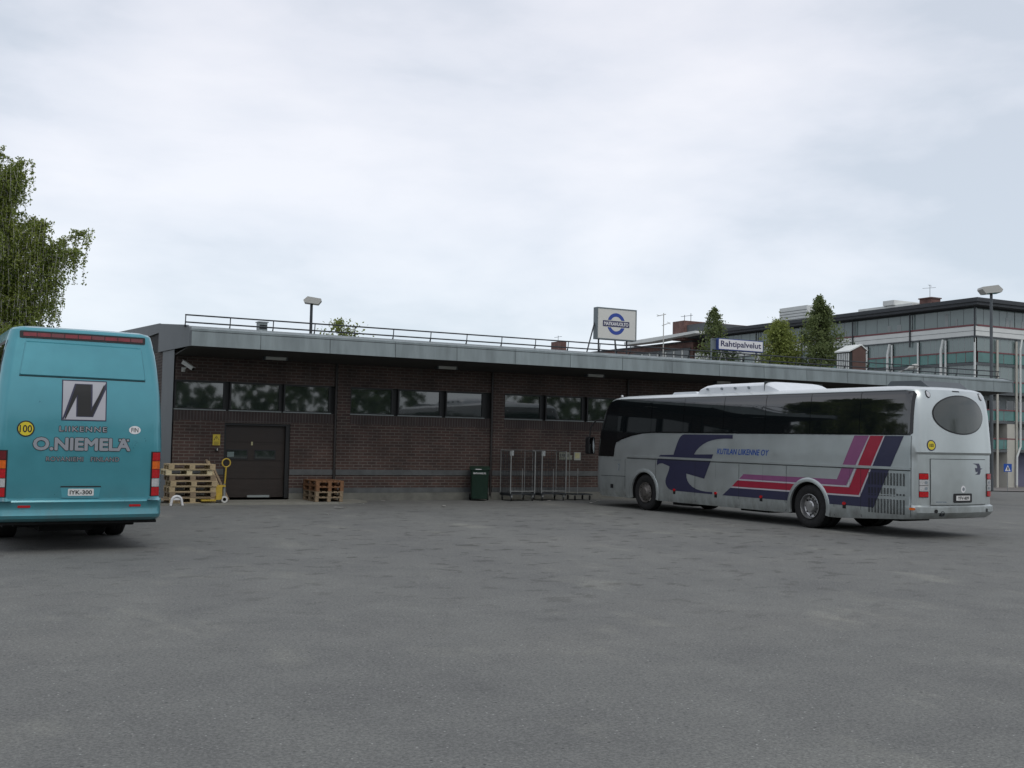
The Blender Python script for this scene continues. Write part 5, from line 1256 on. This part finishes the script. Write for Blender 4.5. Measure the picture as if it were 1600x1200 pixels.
    # roof boxes
    for (x, y0, y1, z0_, z1_, nm) in ((93.5, 100.4, 105.3, 16.41, 19.05, 'plant_room'), (94, 84.6, 92.5, 16.41, 17.75, 'plant_room'), (93.8, 87.0, 88.6, 17.76, 18.3, 'plant_room')):
        bm = NB(); box(bm, x, x + 4, y0, y1, z0_, z1_); pr = obj(nm, bm, M['aptwhite'], root)
        bm = NB()
        n_ = int((z1_ - z0_) / .35)
        for k in range(1, n_): box(bm, x - .03, x - .001, y0, y1, z0_ + k * .35, z0_ + k * .35 + .05)
        if n_ > 1: obj('cladding_joints', bm, M['aptgrey'], pr)
    bm = NB(); box(bm, 94, 95.4, 82.0, 83.6, 16.41, 18.0); box(bm, 93.9, 95.5, 81.9, 83.7, 18.0, 18.12); ch = obj('chimney', bm, M['redbrick'], root)
    bm = NB(); tube(bm, [(94.7, 82.8, 18.1), (94.7, 82.8, 19.6)], .03, 5); tube(bm, [(94.7, 82.0, 19.2), (94.7, 83.8, 19.3)], .02, 5); tube(bm, [(94.2, 82.6, 19.5), (95.2, 83.0, 19.5)], .02, 5); obj('aerial', bm, M['steel'], ch)
flats()
def far_brick():
    root = thing('brick_building', 'long red brick block with a row of windows and brick chimneys, far behind the roof', 'building')
    X0 = 88.5
    bm = NB(); box(bm, X0 + .1, X0 + 14, 116.6, 175, -2, 15.35); obj('wall', bm, M['redbrick'], root)
    bm = NB(); box(bm, X0 - .1, X0 + 14.2, 116.55, 175.1, 15.36, 15.55); obj('roof', bm, M['aptroof'], root)
    for k in range(30):
        y = 117.2 + k * 1.9
        bm = NB(); box(bm, X0, X0 + .08, y, y + 1.35, 12.9, 14.35); w_ = obj('window', bm, M['glass'], root)
        bm = NB(); box(bm, X0 - .05, X0 + .05, y + 1.40, y + 1.75, 12.9, 14.35); obj('window_pier', bm, M['aptwhite'], w_)
    # upper storey at the near end with brick stair tower, and pale roof slab
    bm = NB(); box(bm, X0 - 1.5, X0 + 10, 116.5, 119.0, 15.56, 18.1); s_ = obj('stair_tower', bm, M['redbrick'], root)
    bm = NB(); tube(bm, [(X0, 117, 18.1), (X0, 117, 19.2)], .04, 5); tube(bm, [(X0, 118.4, 18.1), (X0, 118.4, 19.1)], .04, 5); tube(bm, [(X0, 116.6, 18.9), (X0, 119.2, 18.95)], .03, 5); obj('aerial', bm, M['darksteel'], s_)
    bm = NB(); box(bm, X0 - 1.0, X0 + 8, 112.6, 116.49, 16.42, 17.5); obj('plant_room', bm, M['aptgrey'], root)
    bm = NB(); prism(bm, [(112.6, 16.05), (122.5, 15.6), (129, 15.6), (129, 16.0), (112.6, 16.35)], X0 - 2.6, X0 - .7, lambda u, v, w_: (w_, u, v)); obj('pale_canopy', bm, M['aptwhite'], root)
    bm = NB(); box(bm, X0, X0 + 1.2, 151.5, 154.4, 15.56, 17.9); ch = obj('chimney', bm, M['redbrick'], root)
    bm = NB(); tube(bm, [(X0 + .5, 153, 17.9), (X0 + .5, 153, 18.9)], .04, 5); tube(bm, [(X0 + .5, 151.8, 18.7), (X0 + .5, 154.2, 18.7)], .03, 5); obj('aerial', bm, M['darksteel'], ch)
    bm = NB(); box(bm, X0 - .05, X0 - .001, 117, 175, 14.36, 14.6); obj('lintel', bm, M['aptgrey'], root)
far_brick()
t = thing('tv_mast', 'slim pale TV aerial mast between the two roof signs', 'aerial', (70.7, 98.4, -1.5))
bm = NB(); tube(bm, [(0, 0, 0), (0, 0, 17.7)], .09, 6, .05); obj('mast', bm, M['lampwhite'], t)
bm = NB(); tube(bm, [(-.9, 0, 17.3), (.3, 0, 17.6)], .04, 5); tube(bm, [(-.2, 0, 16.3), (.9, 0, 16.7)], .04, 5); tube(bm, [(-.7, -.3, 17.3), (-.7, .3, 17.5)], .03, 4); tube(bm, [(.7, -.3, 16.5), (.7, .3, 16.8)], .03, 4); obj('aerial_arm', bm, M['lampwhite'], t)
# brick ventilation tower with pitched cap and white louvre
t = thing('ventilation_tower', 'brown tower with pitched cap and white louvred side, behind the roof rail', 'tower', (44.6, 44.3, -1.0), rad(0))
bm = NB(); prism(bm, [(0, 0), (1.0, 0), (1.0, 8.25), (.62, 8.48), (0, 8.2)], 0, 1.0, lambda u, v, w_: (u, w_, v)); obj('tower_wall', bm, mat('red_brown_cladding', (.10, .06, .05), .8, 0, .3, .12, 1.5), t)
bm = NB(); prism(bm, [(-.30, 8.10), (.62, 8.50), (1.1, 8.22), (1.1, 8.28), (.62, 8.57), (-.30, 8.17)], -.06, 1.06, lambda u, v, w_: (u, w_, v)); obj('cap', bm, M['aptwhite'], t)
bm = NB(); box(bm, -.20, -.001, .02, .98, 7.1, 8.08); lv = obj('louvre_box', bm, M['seam'], t)
bm = NB()
for i in range(7): box(bm, -.24, -.201, .05 + i * .135, .12 + i * .135, 7.12, 8.04)
obj('louvre_slats', bm, M['aptwhite'], lv)
# low pale building seen beneath the lettered roof sign
t = thing('white_house', 'low white building with a flat roof beyond the trees, under the lettered sign', 'building', (56, 62, -1.2))
bm = NB(); box(bm, -8, 2, 0, 8, 0, 8.1); obj('wall', bm, M['aptwhite'], t)
bm = NB(); box(bm, -8.3, 2.3, -.3, 8.3, 8.1, 8.35); obj('roof', bm, M['aptwall'], t)
bm = NB()
for i in range(5): box(bm, -7.4 + i * 1.9, -6.2 + i * 1.9, -.03, -.001, 6.2, 7.5)
obj('window', bm, M['glass'], t)
